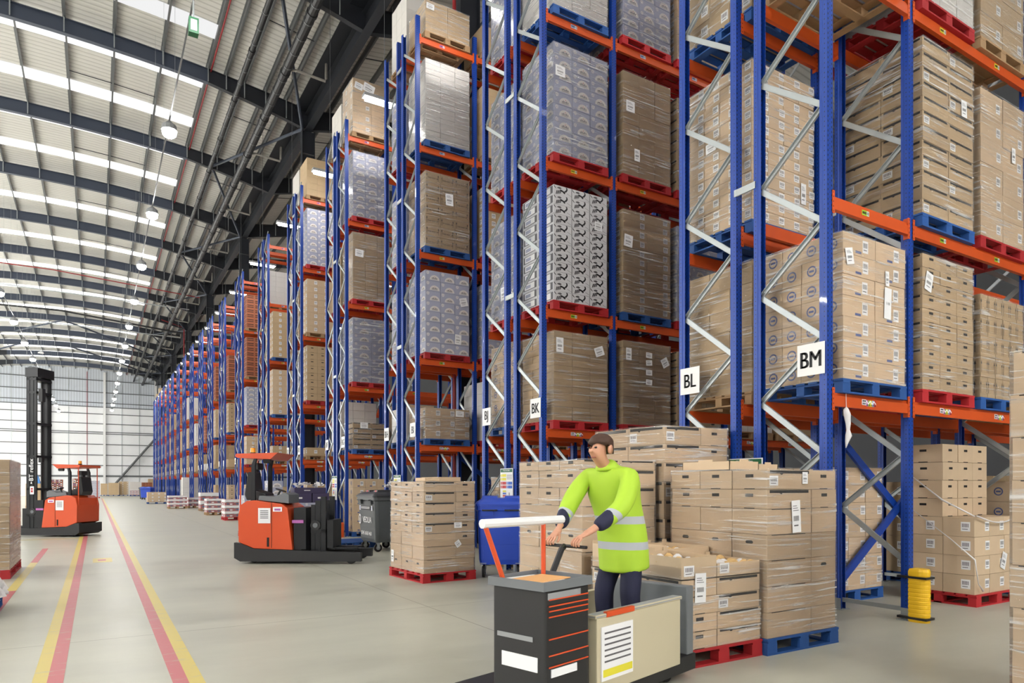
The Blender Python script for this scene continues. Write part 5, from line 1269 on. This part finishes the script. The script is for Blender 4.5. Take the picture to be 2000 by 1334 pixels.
# jacket: torso and sleeves
N = []; E_ = []
az = nd(-.047, 0, .66, .222, .188); a0 = nd(-.045, 0, .675, .225, .19); a1 = nd(-.03, 0, .86, .225, .185); a2 = nd(.0, 0, 1.02, .22, .185); a3 = nd(.06, 0, 1.19, .23, .185); a4 = nd(.12, 0, 1.34, .215, .17); a5 = nd(.185, 0, 1.45, .105, .10); a6 = nd(.222, 0, 1.515, .086, .086)
ch(az, a0, a1, a2, a3, a4, a5, a6)
for s_ in (-1, 1):
    sh = nd(.155, s_ * .20, 1.395, .092); m1 = nd(.25, s_ * .24, 1.29, .082); el = nd(.34, s_ * .25, 1.17, .076); m2 = nd(.45, s_ * .205, 1.09, .064); cu = nd(.555, s_ * .165, 1.025, .050)
    ch(a4, sh, m1, el, m2, cu)
def jacket_mat():
    m = bpy.data.materials.new('lime_jacket'); m.use_nodes = True; nt = m.node_tree; L = nt.links; Nn = nt.nodes; b = Nn['Principled BSDF']; b.inputs['Roughness'].default_value = .7
    tc = Nn.new('ShaderNodeTexCoord'); sp = Nn.new('ShaderNodeSeparateXYZ'); L.new(tc.outputs['Object'], sp.inputs[0])
    def M(op, a, c):
        n = Nn.new('ShaderNodeMath'); n.operation = op
        if isinstance(a, (int, float)): n.inputs[0].default_value = a
        else: L.new(a, n.inputs[0])
        if isinstance(c, (int, float)): n.inputs[1].default_value = c
        else: L.new(c, n.inputs[1])
        return n.outputs[0]
    def band(src, c, w): return M('LESS_THAN', M('ABSOLUTE', M('SUBTRACT', src, c), 0), w)
    torso = M('LESS_THAN', M('ABSOLUTE', sp.outputs[1], 0), .21)
    zb = M('MULTIPLY', M('MAXIMUM', band(sp.outputs[2], .86, .03), band(sp.outputs[2], 1.06, .03)), torso)
    sl = M('MAXIMUM', band(M('SUBTRACT', sp.outputs[0], M('MULTIPLY', sp.outputs[2], 1.0)), -.68, .03), 0)
    sb = M('MULTIPLY', sl, M('GREATER_THAN', sp.outputs[0], .38))
    nv = M('GREATER_THAN', sp.outputs[0], .47)
    m1 = Nn.new('ShaderNodeMix'); m1.data_type = 'RGBA'; L.new(M('MAXIMUM', zb, sb), m1.inputs['Factor']); m1.inputs['A'].default_value = rgb(172, 208, 56); m1.inputs['B'].default_value = rgb(178, 182, 188)
    m2 = Nn.new('ShaderNodeMix'); m2.data_type = 'RGBA'; L.new(nv, m2.inputs['Factor']); L.new(m1.outputs['Result'], m2.inputs['A']); m2.inputs['B'].default_value = rgb(28, 30, 60)
    L.new(m2.outputs['Result'], b.inputs['Base Color'])
    return m
skin('jacket', N, E_, jacket_mat(), pr, 2, 'lime high-visibility jacket with silver bands')
N = []; E_ = []
w0 = nd(-.035, 0, .97, .15, .13); w1 = nd(-.04, 0, .86, .15, .13)
ch(w0, w1)
for s_ in (-1, 1):
    hp = nd(-.02, s_ * .10, .72, .096); kn = nd(.06, s_ * .122, .50, .083); sn = nd(.035, s_ * .128, .30, .074); an = nd(-.005, s_ * .132, .10, .068)
    ch(w1, hp, kn, sn, an)
skin('trousers', N, E_, NAVY, pr, 2, 'navy work trousers')
for s_ in (-1, 1):
    N = []; E_ = []
    b0 = nd(-.005, s_ * .132, .13, .058); b1 = nd(-.01, s_ * .132, .055, .055); b2 = nd(.08, s_ * .138, .045, .05, .042); b3 = nd(.20, s_ * .15, .038, .040, .034)
    ch(b0, b1, b2, b3); skin('boot', N, E_, BOOT, pr, 2, 'black work boot')
mb = MB(); rings = []
for q in range(7):
    ph = PI / 2 * q / 6; r = .100 * math.cos(ph * .96)
    rings.append([(.272 + r * 1.05 * math.cos(2 * PI * j / 20) - .01, r * .93 * math.sin(2 * PI * j / 20), 1.642 + .080 * math.sin(ph) - (.075 if q == 0 and math.cos(2 * PI * j / 20) < .25 else 0)) for j in range(20)])
mb.loft(rings, HAIR); part('hair', mb, pr, label='short brown hair', smooth=True)
for s_ in (-1, 1):
    mb = MB(); mb.loft([[(.368 + .004 * math.cos(a), s_ * .032 + .013 * math.cos(a), 1.610 + .008 * math.sin(a)) for a in [2 * PI * j / 10 for j in range(10)]], [(.384, s_ * .032 + .006 * math.cos(a), 1.610 + .005 * math.sin(a)) for a in [2 * PI * j / 10 for j in range(10)]]], INK); part('eye', mb, pr, label='dark eye', smooth=True)
    mb = MB(); mb.loft([[(.273 + .02 * math.cos(a), s_ * .083, 1.595 + .032 * math.sin(a)) for a in [2 * PI * j / 10 for j in range(10)]], [(.266 + .022 * math.cos(a), s_ * .097, 1.597 + .035 * math.sin(a)) for a in [2 * PI * j / 10 for j in range(10)]]], SKIN); part('ear', mb, pr, smooth=True)
mb = MB(); mb.loft([[(.355, .024 * math.cos(a), 1.537 + .006 * math.sin(a)) for a in [2 * PI * j / 10 for j in range(10)]], [(.367, .016 * math.cos(a), 1.537 + .003 * math.sin(a)) for a in [2 * PI * j / 10 for j in range(10)]]], mat('lips', rgb(165, 95, 88), .5)); part('mouth', mb, pr, label='mouth', smooth=True)
